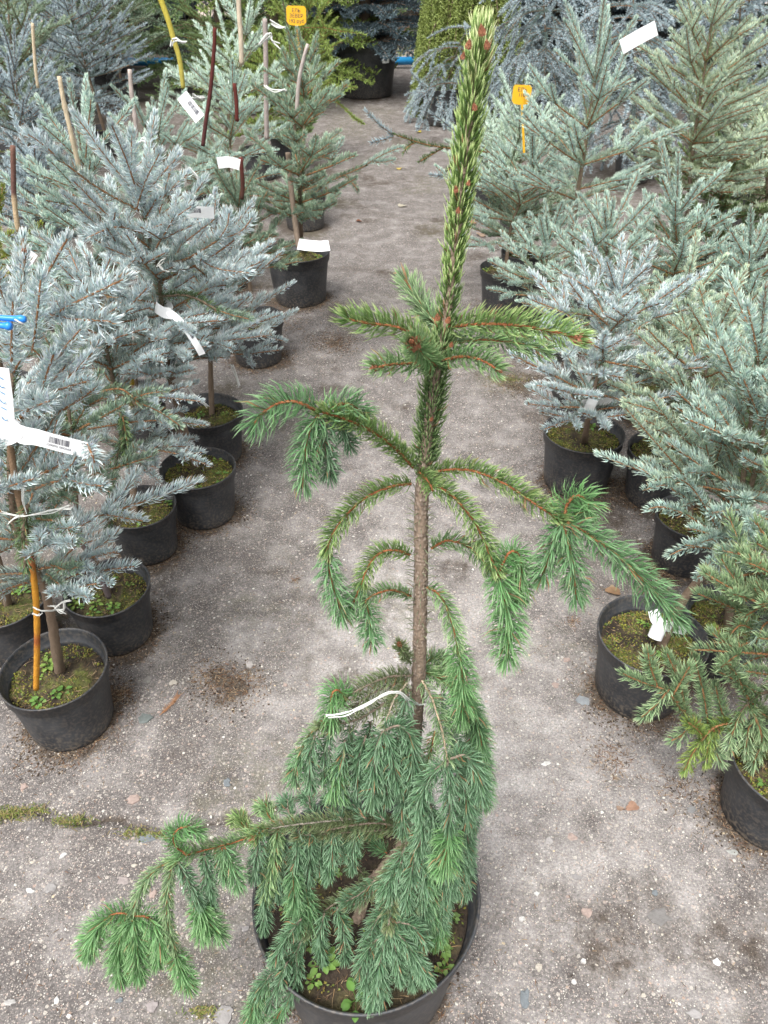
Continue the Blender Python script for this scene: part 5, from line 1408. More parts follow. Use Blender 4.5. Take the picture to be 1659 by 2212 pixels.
L_CUSTOM = {
    'blue spruce with a crooked trunk and white loop tag, in the mossy fourth left pot': [
        dict(typ='blue', nl=1.25, shoots=[([(300, 455, 2.0), (210, 405, 1.95), (130, 345, 1.9)], 1), ([(130, 345, 1.9), (90, 310, 1.87), (60, 290, 1.85)], 0)]),
        dict(typ='blue', nl=1.25, shoots=[([(290, 440, 2.0), (283, 370, 1.98), (285, 290, 1.96)], 0)]),
        dict(typ='blue', nl=1.25, shoots=[([(295, 450, 1.98), (315, 390, 1.94), (345, 330, 1.9)], 0)]),
        dict(typ='blue', nl=1.2, shoots=[([(310, 500, 2.0), (360, 480, 1.93), (415, 445, 1.86)], 0), ([(310, 505, 2.0), (250, 490, 1.93), (185, 515, 1.86)], 0)]),
        dict(typ='blue', nl=1.2, shoots=[([(340, 570, 2.05), (400, 560, 1.98), (470, 520, 1.92)], 1), ([(470, 520, 1.92), (490, 490, 1.90), (495, 460, 1.9)], 0), ([(470, 520, 1.92), (520, 500, 1.9), (545, 470, 1.88)], 0), ([(420, 555, 1.97), (470, 580, 1.93), (540, 590, 1.9)], 0)]),
        dict(typ='bluegreen', shoots=[([(345, 640, 2.06), (410, 640, 2.0), (470, 670, 1.95)], 2), ([(470, 670, 1.95), (500, 680, 1.93), (540, 690, 1.9)], 0)]),
    ],
    'blue spruce with dark green branches hanging over its pot, third along the left row': [
        dict(typ='bluegreen', shoots=[([(205, 850, 1.75), (260, 840, 1.72), (300, 870, 1.70)], 1), ([(300, 870, 1.70), (345, 890, 1.68), (390, 920, 1.66)], 0), ([(290, 860, 1.70), (320, 850, 1.68), (360, 845, 1.68)], 0)]),
        dict(typ='green', shoots=[([(250, 860, 1.75), (265, 920, 1.72), (270, 990, 1.70)], 2), ([(270, 940, 1.71), (250, 1000, 1.70), (240, 1090, 1.68)], 2), ([(240, 1080, 1.68), (235, 1130, 1.67), (232, 1160, 1.66)], 2), ([(265, 900, 1.72), (275, 960, 1.7), (275, 1000, 1.7)], 0)]),
    ],
    'blue spruce tied to an orange stake, in the nearest pot of the left row': [
        dict(typ='blue', nl=1.2, shoots=[([(100, 690, 1.15), (170, 650, 1.12), (275, 600, 1.10)], 0), ([(105, 680, 1.15), (170, 690, 1.12), (245, 695, 1.10)], 0)]),
        dict(typ='blue', nl=1.2, shoots=[([(70, 760, 1.12), (80, 680, 1.10), (88, 600, 1.10)], 0), ([(115, 790, 1.12), (145, 745, 1.1), (175, 710, 1.08)], 0)]),
        dict(typ='blue', nl=1.2, shoots=[([(30, 890, 1.08), (70, 880, 1.05), (110, 865, 1.02)], 0), ([(25, 780, 1.06), (25, 720, 1.04), (28, 650, 1.03)], 0)]),
        dict(typ='blue', shoots=[([(60, 1060, 1.10), (120, 1040, 1.06), (160, 1020, 1.04)], 1), ([(140, 1030, 1.05), (180, 1045, 1.02), (225, 1050, 1.0)], 0), ([(130, 1035, 1.05), (150, 1010, 1.04), (165, 985, 1.02)], 0), ([(190, 960, 1.02), (200, 985, 1.0), (205, 1000, 1.0)], 0)]),
        dict(typ='bluegreen', shoots=[([(80, 1120, 1.12), (130, 1130, 1.08), (165, 1170, 1.05)], 1), ([(110, 1220, 1.14), (140, 1230, 1.12), (170, 1225, 1.10)], 0), ([(100, 1240, 1.14), (125, 1260, 1.12), (145, 1280, 1.1)], 0), ([(60, 1090, 1.12), (50, 1150, 1.10), (55, 1230, 1.08)], 2)]),
    ],
}
L_CUSTOM['slender two-stemmed spruce with pale blue tips, its pot carrying a white tag'] = [
    dict(typ='bluegreen', shoots=[([(655, 412, 3.8), (720, 388, 3.7), (790, 358, 3.6)], 1), ([(700, 395, 3.7), (710, 420, 3.68), (722, 440, 3.66)], 1), ([(745, 378, 3.65), (765, 400, 3.6), (772, 412, 3.6)], 1), ([(650, 360, 3.8), (690, 340, 3.75), (720, 345, 3.7)], 1)]),
    dict(typ='silver', shoots=[([(785, 360, 3.6), (825, 335, 3.55), (868, 318, 3.5)], 0), ([(800, 350, 3.58), (830, 350, 3.55), (850, 345, 3.52)], 0), ([(715, 345, 3.7), (730, 320, 3.7), (740, 300, 3.7)], 0)])]
L_CUSTOM['lime green fir with level branches reaching over the aisle, left of the big black pot'] = [
    dict(typ='lime', shoots=[([(640, 150, 5.6), (700, 200, 5.4), (745, 235, 5.2)], 1), ([(745, 235, 5.2), (765, 255, 5.1), (785, 268, 5.0)], 0), ([(715, 205, 5.3), (740, 188, 5.2), (770, 190, 5.1)], 0), ([(650, 60, 5.4), (700, 60, 5.2), (740, 70, 5.1)], 1), ([(730, 66, 5.1), (760, 70, 5.0), (788, 76, 5.0)], 0), ([(700, 60, 5.2), (690, 30, 5.2), (680, 0, 5.2)], 0), ([(690, 70, 5.2), (710, 110, 5.2), (720, 140, 5.2)], 0), ([(670, 150, 5.4), (690, 165, 5.3), (712, 170, 5.2)], 0)])]
L_CUSTOM['small pale spruce behind the small twin shoots right of the leader'] = [
    dict(typ='green', shoots=[([(1060, 330, 4.0), (985, 322, 3.9), (920, 312, 3.85), (850, 290, 3.8)], 1), ([(960, 318, 3.9), (930, 335, 3.85), (905, 350, 3.8)], 1), ([(1000, 322, 3.9), (985, 350, 3.88), (965, 370, 3.85)], 1), ([(900, 305, 3.85), (880, 318, 3.8), (872, 330, 3.8)], 1)]),
    dict(typ='deepblue', shoots=[([(850, 292, 3.8), (820, 270, 3.76), (790, 240, 3.74)], 0), ([(850, 296, 3.8), (825, 303, 3.76), (802, 308, 3.74)], 0), ([(1000, 300, 3.85), (960, 265, 3.8), (930, 243, 3.78)], 0), ([(990, 385, 3.8), (960, 382, 3.78), (930, 378, 3.76)], 0)])]
L_CUSTOM['weeping blue spruce spilling over its black pot at the edge of the aisle'] = [
    dict(typ='deepblue', nl=1.3, shoots=[([(1010, 180, 7.4), (960, 180, 7.3), (925, 190, 7.2)], 1), ([(925, 190, 7.2), (905, 175, 7.2), (890, 158, 7.2)], 0), ([(930, 192, 7.2), (900, 215, 7.1), (875, 240, 7.1)], 0), ([(940, 190, 7.2), (915, 235, 7.1), (900, 270, 7.1)], 0), ([(960, 185, 7.2), (950, 230, 7.1), (940, 265, 7.1)], 0), ([(980, 190, 7.2), (975, 230, 7.1), (970, 262, 7.1)], 0), ([(1000, 190, 7.2), (1000, 230, 7.1), (995, 262, 7.1)], 0), ([(915, 200, 7.1), (895, 200, 7.1), (878, 205, 7.1)], 0)])]
DROP_GROUP = ('extra',)
for t in TREES:
    k = dict(t)
    for q in DROP_GROUP: k.pop(q, None)
    k.pop('group', None)
    if k.get('custom') == 'R7': k['custom'] = R7_CUSTOM
    elif k.get('custom') == 'R4': k['custom'] = R4_CUSTOM
    elif k['label'] in L_CUSTOM: k['custom'] = L_CUSTOM[k['label']]
    v = k.get('via')
    if v: k['via'] = [None if q is None else q for q in v]
    potted_tree(k.pop('label'), k.pop('pot'), k.pop('top'), group='potted spruces for sale', **k)


# ------------------------------------------------------------------ the back of the yard
def fence():
    Y = 11.2
    root = thing('wire_fence', 'low wire mesh fence on a blue pipe across the back of the aisle', 'fence', (0, Y, 0))
    xl, xr = -7.5, 8.5
    n = 0
    z0, z1 = .16, 1.15
    k = 0
    for x in np.arange(xl, xr, .115):
        if k >= 140: break
        mb = MB(); tube(mb, np.array([[x, Y, z0 - .02], [x + .004, Y, .6], [x, Y, z1]]), .0035, .0035, (1, 1, 1), 4)
        mb.build('wire', M_WIRE, root, (0, Y, 0)); k += 1
    for z in np.arange(z0 + .02, z1 + .01, .11):
        mb = MB(); tube(mb, np.array([[xl, Y + .004, z], [0, Y + .004, z], [xr, Y + .004, z]]), .0035, .0035, (1, 1, 1), 4)
        mb.build('wire', M_WIRE, root, (0, Y, 0))
    for x in (-6.8, -3.0, 1.9, 5.5):
        mb = MB(); tube(mb, np.array([[x, Y + .03, -.05], [x, Y + .03, .6], [x, Y + .03, 1.3]]), .02, .02, (1, 1, 1), 8, cap=True)
        mb.build('fence_post', M_WIRE, root, (0, Y, 0), smooth=True)
    mb = MB(); tube(mb, np.array([[xl, Y - .05, .085], [-3, Y - .06, .075], [0, Y - .05, .08], [.40, Y - .05, .085]]), .045, .045, (1, 1, 1), 14, cap=True)
    mb.build('pipe', M_PIPE, root, (0, Y, 0), smooth=True)


fence()

# paler sandy strip beyond the fence
mb = MB()
mb.add([[-60, 11.6, .004], [60, 11.6, .004], [60, 60, .004], [-60, 60, .004]], [[0, 1, 2], [0, 2, 3]])
M_SAND = mat_plain('pale_paving', (.42, .34, .30), .9, .18, 3.0, .3)
mb.build('path', M_SAND, None, kind='structure')


BIGCACHE = {}


def big_conifer(label, c, r, h, H, rmax, typ, seed, droop=0., potn=True, name='potted_spruce', weep=False, cat='potted tree', zlow=.15, narms=7, tiers=8, group='large conifers at the back'):
    rng = np.random.RandomState(seed)
    root = thing(name, label, cat, c, group)
    key = (typ, weep)
    if key in BIGCACHE and potn and seed >= 80:
        src, H0 = BIGCACHE[key]
        root.scale = (H / H0,) * 3
        root.rotation_euler = (0, 0, rng.uniform(0, 6.28))
        for ch in list(src.children):
            q = ch.copy(); COL.objects.link(q); q.parent = root
            for g_ in list(ch.children):
                q2 = g_.copy(); COL.objects.link(q2); q2.parent = q
        return root
    BIGCACHE[key] = (root, H)
    if potn:
        rin = make_pot(root, c, r, h, False, seed)
        fill_soil(root, c, rin, h, False, seed, .3, .9, 0)
    wb = MB()
    z0 = h * .85 if potn else 0
    P = smooth_line([np.array([c[0], c[1], z0]), np.array([c[0] + .03, c[1], z0 + H * .5]), np.array([c[0], c[1], z0 + H])], .08)
    tube(wb, P, .05 + .01 * H, .01, BARK, 8, .08)
    wb.build('trunk', M_BARK, root, c, smooth=True)
    base_c, tip_c, old_c = [np.array(q) for q in TYPES[typ]]
    nb, w2 = MB(), MB()
    for k in range(tiers):
        u = k / (tiers - 1)
        z = z0 + H * (1 - u) * .92 + zlow
        reach = rmax * (0.25 + .75 * u ** .8)
        na = narms + int(3 * u)
        ph = rng.uniform(0, 6.28)
        for i in range(na):
            az = ph + i / na * 6.283 + rng.uniform(-.2, .2)
            o = np.array([math.cos(az), math.sin(az), 0]); sv = np.array([-o[1], o[0], 0])
            R_ = reach * rng.uniform(.8, 1.1)
            p0 = np.array([c[0], c[1], z])
            if weep:
                pts = [p0, p0 + o * R_ * .5 + [0, 0, .10], p0 + o * R_ * .9 + [0, 0, -.12], p0 + o * R_ + [0, 0, -.5 - .3 * rng.uniform()]]
            else:
                pts = [p0, p0 + o * R_ * .5 + [0, 0, .12 - droop * R_ * .4], p0 + o * R_ + [0, 0, .12 - droop * R_]]
            B = smooth_line(pts, .06)
            tube(w2, B, .010, .004, BARK, 3)
            L = len(B)
            for j in range(1, L):
                for s_ in (-1, 1):
                    ln = R_ * .36 * (1 - j / L * .7) * rng.uniform(.6, 1.2)
                    if weep:
                        q = [B[j], B[j] + sv * s_ * .10 * rng.uniform(.3, 1.4) + o * .04 + [0, 0, -.05], B[j] + sv * s_ * .14 * rng.uniform(.3, 1.4) + o * rng.uniform(0, .1) + [0, 0, -rng.uniform(.2, .6)]]
                    else:
                        q = [B[j], B[j] + (sv * s_ * .8 + o * .6) * ln * .5 + [0, 0, -.02 - droop * .04], B[j] + (sv * s_ * .75 + o * .7) * ln + [0, 0, .02 - droop * ln * .6]]
                    Q = smooth_line(q, .05)
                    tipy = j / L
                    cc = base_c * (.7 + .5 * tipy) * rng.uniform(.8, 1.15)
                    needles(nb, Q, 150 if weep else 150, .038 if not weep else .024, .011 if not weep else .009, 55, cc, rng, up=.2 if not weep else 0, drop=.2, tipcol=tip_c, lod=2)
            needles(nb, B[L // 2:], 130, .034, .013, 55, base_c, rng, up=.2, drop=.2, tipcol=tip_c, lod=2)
    w2.build('branch', M_BARK, root, c)
    nb.build('crown', M_NEEDLE, root, c, kind='stuff')
    return root


big_conifer('big dark blue spruce in the very large black pot at the head of the aisle', BIG_C, BIG_R, BIG_H, 2.0, .85, 'darkblue', 71, .15, tiers=13, narms=10, zlow=.02)
cw, rw_, hw_ = solve_pot(1003, 178, 110, .6)
big_conifer('yellow green weeping spruce like a curtain, right of the big black pot', cw, rw_, hw_, 1.9, .62, 'curtain', 72, .6, weep=True, tiers=8, narms=9, zlow=.02)


def at(px, Y, z=0):
    q = W(px, 100, Y); return np.array([q[0], Y, z])


for i, (px, Y, H, rm, typ, lab, dr) in enumerate([
    (210, 9.9, 2.5, 1.1, 'bluegreen', 'wide blue green conifer behind the row of blue spruces, left of the orange one', .15),
    (425, 12.4, 2.6, 1.1, 'dark', 'dark conifer in the gap between the yellow stake and the drooping green conifer', .3),
    (535, 12.6, 2.6, 1.2, 'dark', 'dark conifer hidden behind the two green conifers near the price sign', .3),
    (655, 12.8, 2.6, 1.2, 'dark', 'dark conifer filling the space left of the big black pot', .3),
    (1040, 12.6, 2.8, 1.3, 'green', 'dark green conifer directly behind the yellow green curtain spruce', .3),
    (1190, 10.2, 2.6, 1.2, 'darkblue', 'dark blue conifer behind the drooping blue spruce on the right', .4),
    (1360, 10.6, 2.6, 1.2, 'darkblue', 'dark blue conifer behind the white tag in the upper right', .4),
    (1530, 10.8, 2.6, 1.2, 'dark', 'dark conifer behind the broad mint spruce', .3),
    (60, 12.0, 2.8, 1.4, 'green', 'large green conifer at the back behind the upper left corner', .2),
    (120, 10.6, 2.6, 1.1, 'bluegreen', 'tall blue green conifer behind the upper left corner', .1),
    (285, 13.5, 2.4, .95, 'rust', 'rusty orange conifer beyond the fence at the upper left', .3),
    (365, 12.6, 2.4, .9, 'darkblue', 'dark conifer behind the yellow stake', .3),
    (480, 9.6, 2.4, 1.0, 'green', 'green conifer with fine drooping twigs behind the silver spruce', .45),
    (590, 9.0, 2.3, .9, 'lime', 'yellowish green conifer behind the price sign', .3),
    (690, 9.6, 2.4, .8, 'lime', 'light green conifer just left of the big black pot', .3),
    (925, 13.2, 2.6, 1.0, 'dark', 'dark green conifer beyond the fence between the big pot and the weeping spruce', .3),
    (1120, 12.0, 2.4, 1.0, 'dark', 'dark conifer with bare lower twigs behind the drooping blue spruce', .3),
    (1270, 9.4, 2.4, 1.0, 'deepblue', 'blue conifer with hanging shoots behind the tallest leader', .5),
    (1450, 12.8, 2.4, .9, 'dark', 'dark leafless looking conifer beyond the fence at the upper right', .3),
    (1600, 8.6, 2.4, 1.0, 'deepblue', 'dense blue conifer at the upper right corner', .4),
    (1690, 10.5, 2.4, 1.0, 'green', 'dark green conifer at the far right edge', .3),
    (10, 8.2, 2.4, 1.0, 'deepblue', 'blue conifer at the far left edge', .2)]):
    big_conifer(lab, at(px, Y), .3, .38, H, rm, typ, 80 + i, dr, tiers=8, narms=8, zlow=.05)

# low back wall and crate far behind
mb = MB()
def box(mb, x0, x1, y0, y1, z0, z1, c=(1, 1, 1)):
    v = [[x, y, z] for z in (z0, z1) for y in (y0, y1) for x in (x0, x1)]
    mb.add(v, [[0, 2, 1], [1, 2, 3], [4, 5, 6], [5, 7, 6], [0, 1, 4], [1, 5, 4], [2, 6, 3], [3, 6, 7], [0, 4, 2], [2, 4, 6], [1, 3, 5], [3, 7, 5]], c)
g = at(905, 15.0)
root = thing('planter_box', 'green and brown wooden planter box beyond the fence right of the big pot', 'planter', g)
mb = MB(); box(mb, g[0] - .55, g[0] + 1.2, 14.8, 15.2, 0, .30); mb.build('side_board', mat_plain('brown_board', (.12, .075, .05), .8, .3, 8), root, g)
mb = MB(); box(mb, g[0] - .60, g[0] + 1.25, 14.76, 15.24, .30, .36); mb.build('top_rail', mat_plain('green_paint', (.04, .14, .09), .6, .2, 8), root, g)
g = at(1370, 14.5)
mb = MB(); box(mb, -30, 30, 24.0, 24.3, 0, 2.4)
o = mb.build('garden_wall', mat_plain('pale_render', (.45, .38, .35), .9, .12, 1.5, .2), None, (0, 24, 0), top=True)
tag(o, 'pale rendered wall closing the yard far behind the conifers', 'wall')


# ------------------------------------------------------------------ canes and stakes
def cane(label, pts, r0, r1, cols, name='stake', cat='stake', nodes=0, seed=0, extra=None):
    """pts (px,py,Y); cols list of (t,colour)"""
    rng = np.random.RandomState(seed)
    P = smooth_line([W(*q) for q in pts], .012)
    base = P[-1].copy()
    mb = MB()
    n = len(P); u = np.linspace(0, 1, n)
    sides = 9
    T_, N_, B_ = frames(P)
    rad = np.linspace(r0, r1, n) * (1 + .04 * rng.uniform(-1, 1, n))
    if nodes:
        for k in range(1, nodes + 1):
            i = int(n * k / (nodes + 1)); rad[i] *= 1.3
    a = np.arange(sides) / sides * 6.283
    V = P[:, None] + rad[:, None, None] * (np.cos(a)[None, :, None] * N_[:, None] + np.sin(a)[None, :, None] * B_[:, None])
    ts = [t for t, _ in cols]; cs = np.array([q for _, q in cols], float)
    C = np.stack([np.interp(u, ts, cs[:, k]) for k in range(3)], 1)
    C = np.repeat(C[:, None], sides, 1) * rng.uniform(.85, 1.15, (n, sides, 1))
    i = np.arange(n - 1)[:, None] * sides; j = np.arange(sides)[None]; j2 = (j + 1) % sides
    A = (i + j).ravel(); Bq = (i + j2).ravel(); Cc = (i + sides + j2).ravel(); D = (i + sides + j).ravel()
    V = np.vstack([V.reshape(-1, 3), P[0], P[-1]]); C = np.vstack([C.reshape(-1, 3), cs[0] * 1.3, cs[-1]])
    jj = np.arange(sides); jn = (jj + 1) % sides
    f = np.concatenate([np.stack([A, Bq, Cc], 1), np.stack([A, Cc, D], 1), np.stack([np.full(sides, n * sides), jn, jj], 1), np.stack([np.full(sides, n * sides + 1), (n - 1) * sides + jj, (n - 1) * sides + jn], 1)])
    mb.add(V, f, np.clip(C, 0, 1))
    o = mb.build(name, M_BARK, None, base, smooth=True, top=True)
    tag(o, label, cat)
    return P


OR = (.52, .24, .03); RB = (.22, .06, .03); BN = (.20, .13, .08); BAM = (.48, .40, .28); DR = (.10, .025, .02); GYW = (.34, .29, .27); YL = (.45, .38, .06)
cane('orange and brown stake with pale lenticels, tied to the nearest left spruce', [(18, 930, 1.13), (32, 1030, 1.13), (52, 1130, 1.13), (72, 1240, 1.125), (80, 1350, 1.125), (78, 1488, 1.13)], .0062, .0064, [(0, BN), (.3, BN), (.42, RB), (.5, OR), (.7, OR), (.75, (.3, .08, .03)), (.8, OR), (1, OR)], seed=1)
cane('bamboo cane leaning behind the long pale leader at the left', [(128, 165, 2.35), (140, 230, 2.35), (160, 315, 2.35), (185, 420, 2.38)], .006, .007, [(0, BAM), (1, BAM)], nodes=3, seed=2, cat='cane', name='bamboo_cane')
cane('bare grey cane standing in front of the dark gap at the upper left', [(280, 150, 3.0), (284, 200, 3.0), (291, 248, 3.0), (296, 300, 3.0)], .007, .007, [(0, (.45, .38, .34)), (1, GYW)], nodes=2, seed=3, cat='cane', name='wooden_cane')
cane('thin bamboo cane in the upper left blue spruces', [(70, 50, 3.4), (76, 140, 3.4), (82, 190, 3.4)], .006, .006, [(0, BAM), (1, BAM)], seed=4, cat='cane', name='bamboo_cane')
cane('yellow green stake leaning left at the top of the photo', [(340, -20, 4.2), (362, 40, 4.2), (375, 85, 4.2), (388, 130, 4.2), (396, 190, 4.2)], .013, .011, [(0, YL), (1, (.40, .34, .08))], seed=5)
cane('dark red cane in the middle of the left group carrying the hanging white tag', [(464, 60, 3.3), (462, 110, 3.3), (455, 190, 3.3), (445, 260, 3.3), (438, 315, 3.3)], .007, .008, [(0, DR), (1, (.08, .03, .03))], seed=6, cat='cane', name='cane')
cane('dark red cane just left of the tall silvery leader', [(506, 180, 2.75), (510, 215, 2.75), (512, 262, 2.75)], .006, .0065, [(0, DR), (1, DR)], seed=7, cat='cane', name='cane')
cane('dark red cane below the silvery leader behind the white tag', [(520, 340, 2.7), (524, 400, 2.7), (522, 430, 2.7)], .007, .007, [(0, DR), (1, (.08, .04, .03))], seed=71, cat='cane', name='cane')
cane('pale wooden lath rising through the silver spruce at the top', [(514, -20, 3.4), (517, 40, 3.4), (520, 80, 3.4), (522, 140, 3.4)], .009, .009, [(0, (.56, .47, .36)), (1, (.5, .42, .32))], seed=8, cat='cane', name='wooden_lath')
cane('grey beige post left of the dark pine-like conifer', [(572, 40, 3.6), (574, 120, 3.6), (575, 220, 3.6), (576, 300, 3.6)], .010, .010, [(0, GYW), (1, GYW)], seed=9, cat='cane', name='wooden_post')
cane('brown and tan cane with a black band at the left edge', [(28, 315, 2.05), (29, 380, 2.05), (30, 420, 2.05), (35, 470, 2.05), (40, 500, 2.05)], .0065, .0065, [(0, (.15, .08, .06)), (.55, (.13, .07, .06)), (.6, (.46, .35, .22)), (1, (.42, .32, .2))], seed=10, cat='cane', name='cane')
cane('purple brown cane behind the crown of the crooked blue spruce', [(308, 400, 2.02), (310, 440, 2.02), (314, 500, 2.04)], .007, .007, [(0, (.16, .10, .11)), (1, (.16, .10, .11))], seed=11, cat='cane', name='cane')
cane('straight brown cane against the crooked trunk of the fourth left pot', [(372, 800, 2.16), (380, 860, 2.16), (395, 930, 2.17), (406, 1000, 2.18)], .008, .009, [(0, (.20, .12, .08)), (1, (.30, .15, .08))], seed=12)
cane('dark brown stem crossing the bent stem in the weedy second pot', [(178, 1160, 1.44), (196, 1210, 1.44), (222, 1260, 1.44), (236, 1290, 1.45)], .0068, .0072, [(0, (.16, .13, .13)), (1, (.14, .11, .11))], seed=13)
cane('pale broken cane tip left of the two-stemmed spruce top', [(665, 95, 3.1), (655, 130, 3.1), (645, 180, 3.1), (640, 260, 3.1)], .006, .008, [(0, (.42, .37, .34)), (1, (.33, .29, .26))], seed=14, cat='cane', name='wooden_cane')
cane('grey cane beside the trunk of the two-stemmed spruce', [(622, 330, 3.1), (628, 400, 3.1), (636, 470, 3.08), (645, 535, 3.05)], .010, .011, [(0, (.22, .17, .13)), (1, (.22, .17, .13))], seed=15, cat='cane', name='cane')
cane('mottled yellow stake visible in the gap of the left group', [(236, 600, 2.2), (240, 680, 2.2), (278, 780, 2.2), (285, 830, 2.2)], .008, .008, [(0, (.10, .06, .05)), (.5, (.42, .30, .04)), (1, (.4, .27, .04))], seed=16)


# ------------------------------------------------------------------ tags, twine, signs
def ribbon(mb, pts, wvec, width, thick=.0005, col=(1, 1, 1), step=.004):
    P = smooth_line(pts, step)
    T_, _, _ = frames(P)
    wv = np.asarray(wvec, float)
    if wv.ndim == 1: wv = np.tile(wv, (len(P), 1))
    S = wv - (wv * T_).sum(1)[:, None] * T_; S /= np.linalg.norm(S, axis=1)[:, None]
    Nn = np.cross(T_, S)
    V = np.stack([P - S * width / 2 - Nn * thick / 2, P + S * width / 2 - Nn * thick / 2, P + S * width / 2 + Nn * thick / 2, P - S * width / 2 + Nn * thick / 2], 1)
    n = len(P)
    f = []
    for i in range(n - 1):
        for k in range(4):
            a, b_ = i * 4 + k, i * 4 + (k + 1) % 4
            f += [[a, b_, b_ + 4], [a, b_ + 4, a + 4]]
    f += [[0, 2, 1], [0, 3, 2], [(n - 1) * 4, (n - 1) * 4 + 1, (n - 1) * 4 + 2], [(n - 1) * 4, (n - 1) * 4 + 2, (n - 1) * 4 + 3]]
    mb.add(V.reshape(-1, 3), f, col)
    return P, T_, S, Nn


def flat_text(txt, origin, xdir, ydir, size, mat, parent, off, name='lettering', lift=.0008):
    cu = bpy.data.curves.new(name, 'FONT'); cu.body = txt; cu.size = 1; cu.align_x = 'CENTER'; cu.align_y = 'CENTER'
    ob = bpy.data.objects.new(name, cu); COL.objects.link(ob)
    bpy.context.view_layer.update()
    me = bpy.data.meshes.new_from_object(ob.evaluated_get(bpy.context.evaluated_depsgraph_get()))
    bpy.data.objects.remove(ob)
    xd = np.asarray(xdir, float); xd /= np.linalg.norm(xd)
    yd = np.asarray(ydir, float); yd -= (yd @ xd) * xd; yd /= np.linalg.norm(yd)
    nd = np.cross(xd, yd)
    if nd @ (np.array([0, 0, CAMZ]) - origin) < 0: nd = -nd
    for v in me.vertices:
        p = origin + xd * v.co[0] * size + yd * v.co[1] * size + nd * lift - off
        v.co = p
    me.materials.clear(); me.materials.append(mat)
    return new_obj(name, me, parent)


def barcode(parent, off, origin, xd, yd, w, h, n, seed):
    rng = np.random.RandomState(seed)
    xd = xd / np.linalg.norm(xd); yd = yd - (yd @ xd) * xd; yd /= np.linalg.norm(yd)
    nd = np.cross(xd, yd)
    if nd @ (np.array([0, 0, CAMZ]) - origin) < 0: nd = -nd
    mb = MB(); x = -w / 2
    while x < w / 2:
        b = w / n * rng.choice([.5, .8, 1.2])
        q = origin + nd * .0007
        mb.add([q + xd * x - yd * h / 2, q + xd * (x + b) - yd * h / 2, q + xd * (x + b) + yd * h / 2, q + xd * x + yd * h / 2], [[0, 1, 2], [0, 2, 3]])
        x += b + w / n * rng.choice([.5, .8, 1.1])
    return mb.build('barcode', M_INK, parent, off)


def tag_strip(label, pts, wdir, width, name='plant_tag', bar=None, text=None, cat='tag', thick=.0006, tsize=.006, bw=.03, tl=-.5):
    P3 = [W(*q) for q in pts]
    base = P3[0]
    mb = MB()
    P, T_, S, Nn = ribbon(mb, P3, wdir, width, thick)
    o = mb.build(name, M_TAG, None, base, top=True); tag(o, label, cat)
    if bar is not None:
        i = int(len(P) * bar)
        barcode(o, base, P[i] + S[i] * width * .12, T_[i], S[i], bw, width * .38, 34, 3)
        if text:
            flat_text(text, P[i] - S[i] * width * .22, T_[i], S[i], tsize, M_INK, o, base)
    return o


def pxv(a, b):      # direction in space between two picture points on one plane
    return W(*b) - W(*a)


# large near tag with the barcode, looped round the stake
Yt = 1.02
t1 = tag_strip('long white tag with a printed barcode, looped round the orange stake at the left edge', [(28, 925, Yt + .06), (45, 938, Yt + .01), (80, 945, Yt), (120, 956, Yt), (160, 966, Yt), (192, 974, Yt)], pxv((110, 975, Yt), (118, 925, Yt)), .031, bar=.72, text='2 200000 000668', bw=.036, tsize=.0062)
mb = MB(); b0 = W(14, 935, 1.08)
ribbon(mb, [W(44, 930, 1.03), W(30, 942, 1.05), W(8, 948, 1.08), W(2, 930, 1.12), W(20, 915, 1.13), W(45, 925, 1.08)], pxv((14, 950, 1.1), (16, 918, 1.1)), .022)
mb.build('loop', M_TAG, t1, W(28, 925, Yt + .06))
# white card and blue clothes peg at the very left
Yc = .86
c0 = W(-20, 860, Yc)
cardroot = thing('price_card', 'white price card with blue handwriting cut off by the left edge', 'card', c0)
mb = MB(); ribbon(mb, [W(-24, 790, Yc), W(-14, 860, Yc), W(-6, 945, Yc)], pxv((-50, 870, Yc), (10, 865, Yc)), .048, .0012); mb.build('card', M_TAG, cardroot, c0)
for (y0, k) in ((818, 0), (834, 1), (850, 2), (868, 3), (884, 4), (905, 5)):
    mb = MB(); x = -2 + (y0 - 790) * .10
    tube(mb, smooth_line([W(x - 6, y0 - 5, Yc - .002), W(x, y0 + (3 if k % 2 else -2), Yc - .002), W(x + 7, y0 + 2, Yc - .002)], .003), .0006, .0006, (1, 1, 1), 4)
    mb.build('handwriting', M_BLUEINK, cardroot, c0)
p0 = W(20, 695, .88)
peg = thing('clothes_peg', 'bright blue plastic clothes peg clipped at the left edge', 'clothes peg', p0)
for (a, b_, th, dz) in (((-40, 684), (56, 690), .0042, 0), ((-40, 700), (26, 705), .0046, -.004)):
    mb = MB()
    A, B = W(a[0], a[1], .88 + dz), W(b_[0], b_[1], .88 + dz)
    L = smooth_line([A, (A + B) / 2, B], .002)
    rad = th * np.interp(np.linspace(0, 1, len(L)), [0, .75, .9, 1], [.75, .85, 1.25, .8])
    tube(mb, L, rad, None, (1, 1, 1), 12, cap=True)
    mb.build('jaw', M_CLIP, peg, p0, smooth=True)
mb = MB(); tube(mb, smooth_line([W(32, 690, .872), W(44, 697, .87), W(50, 700, .872)], .002), .0012, .0012, (1, 1, 1), 6); mb.build('spring', M_STEEL, peg, p0)

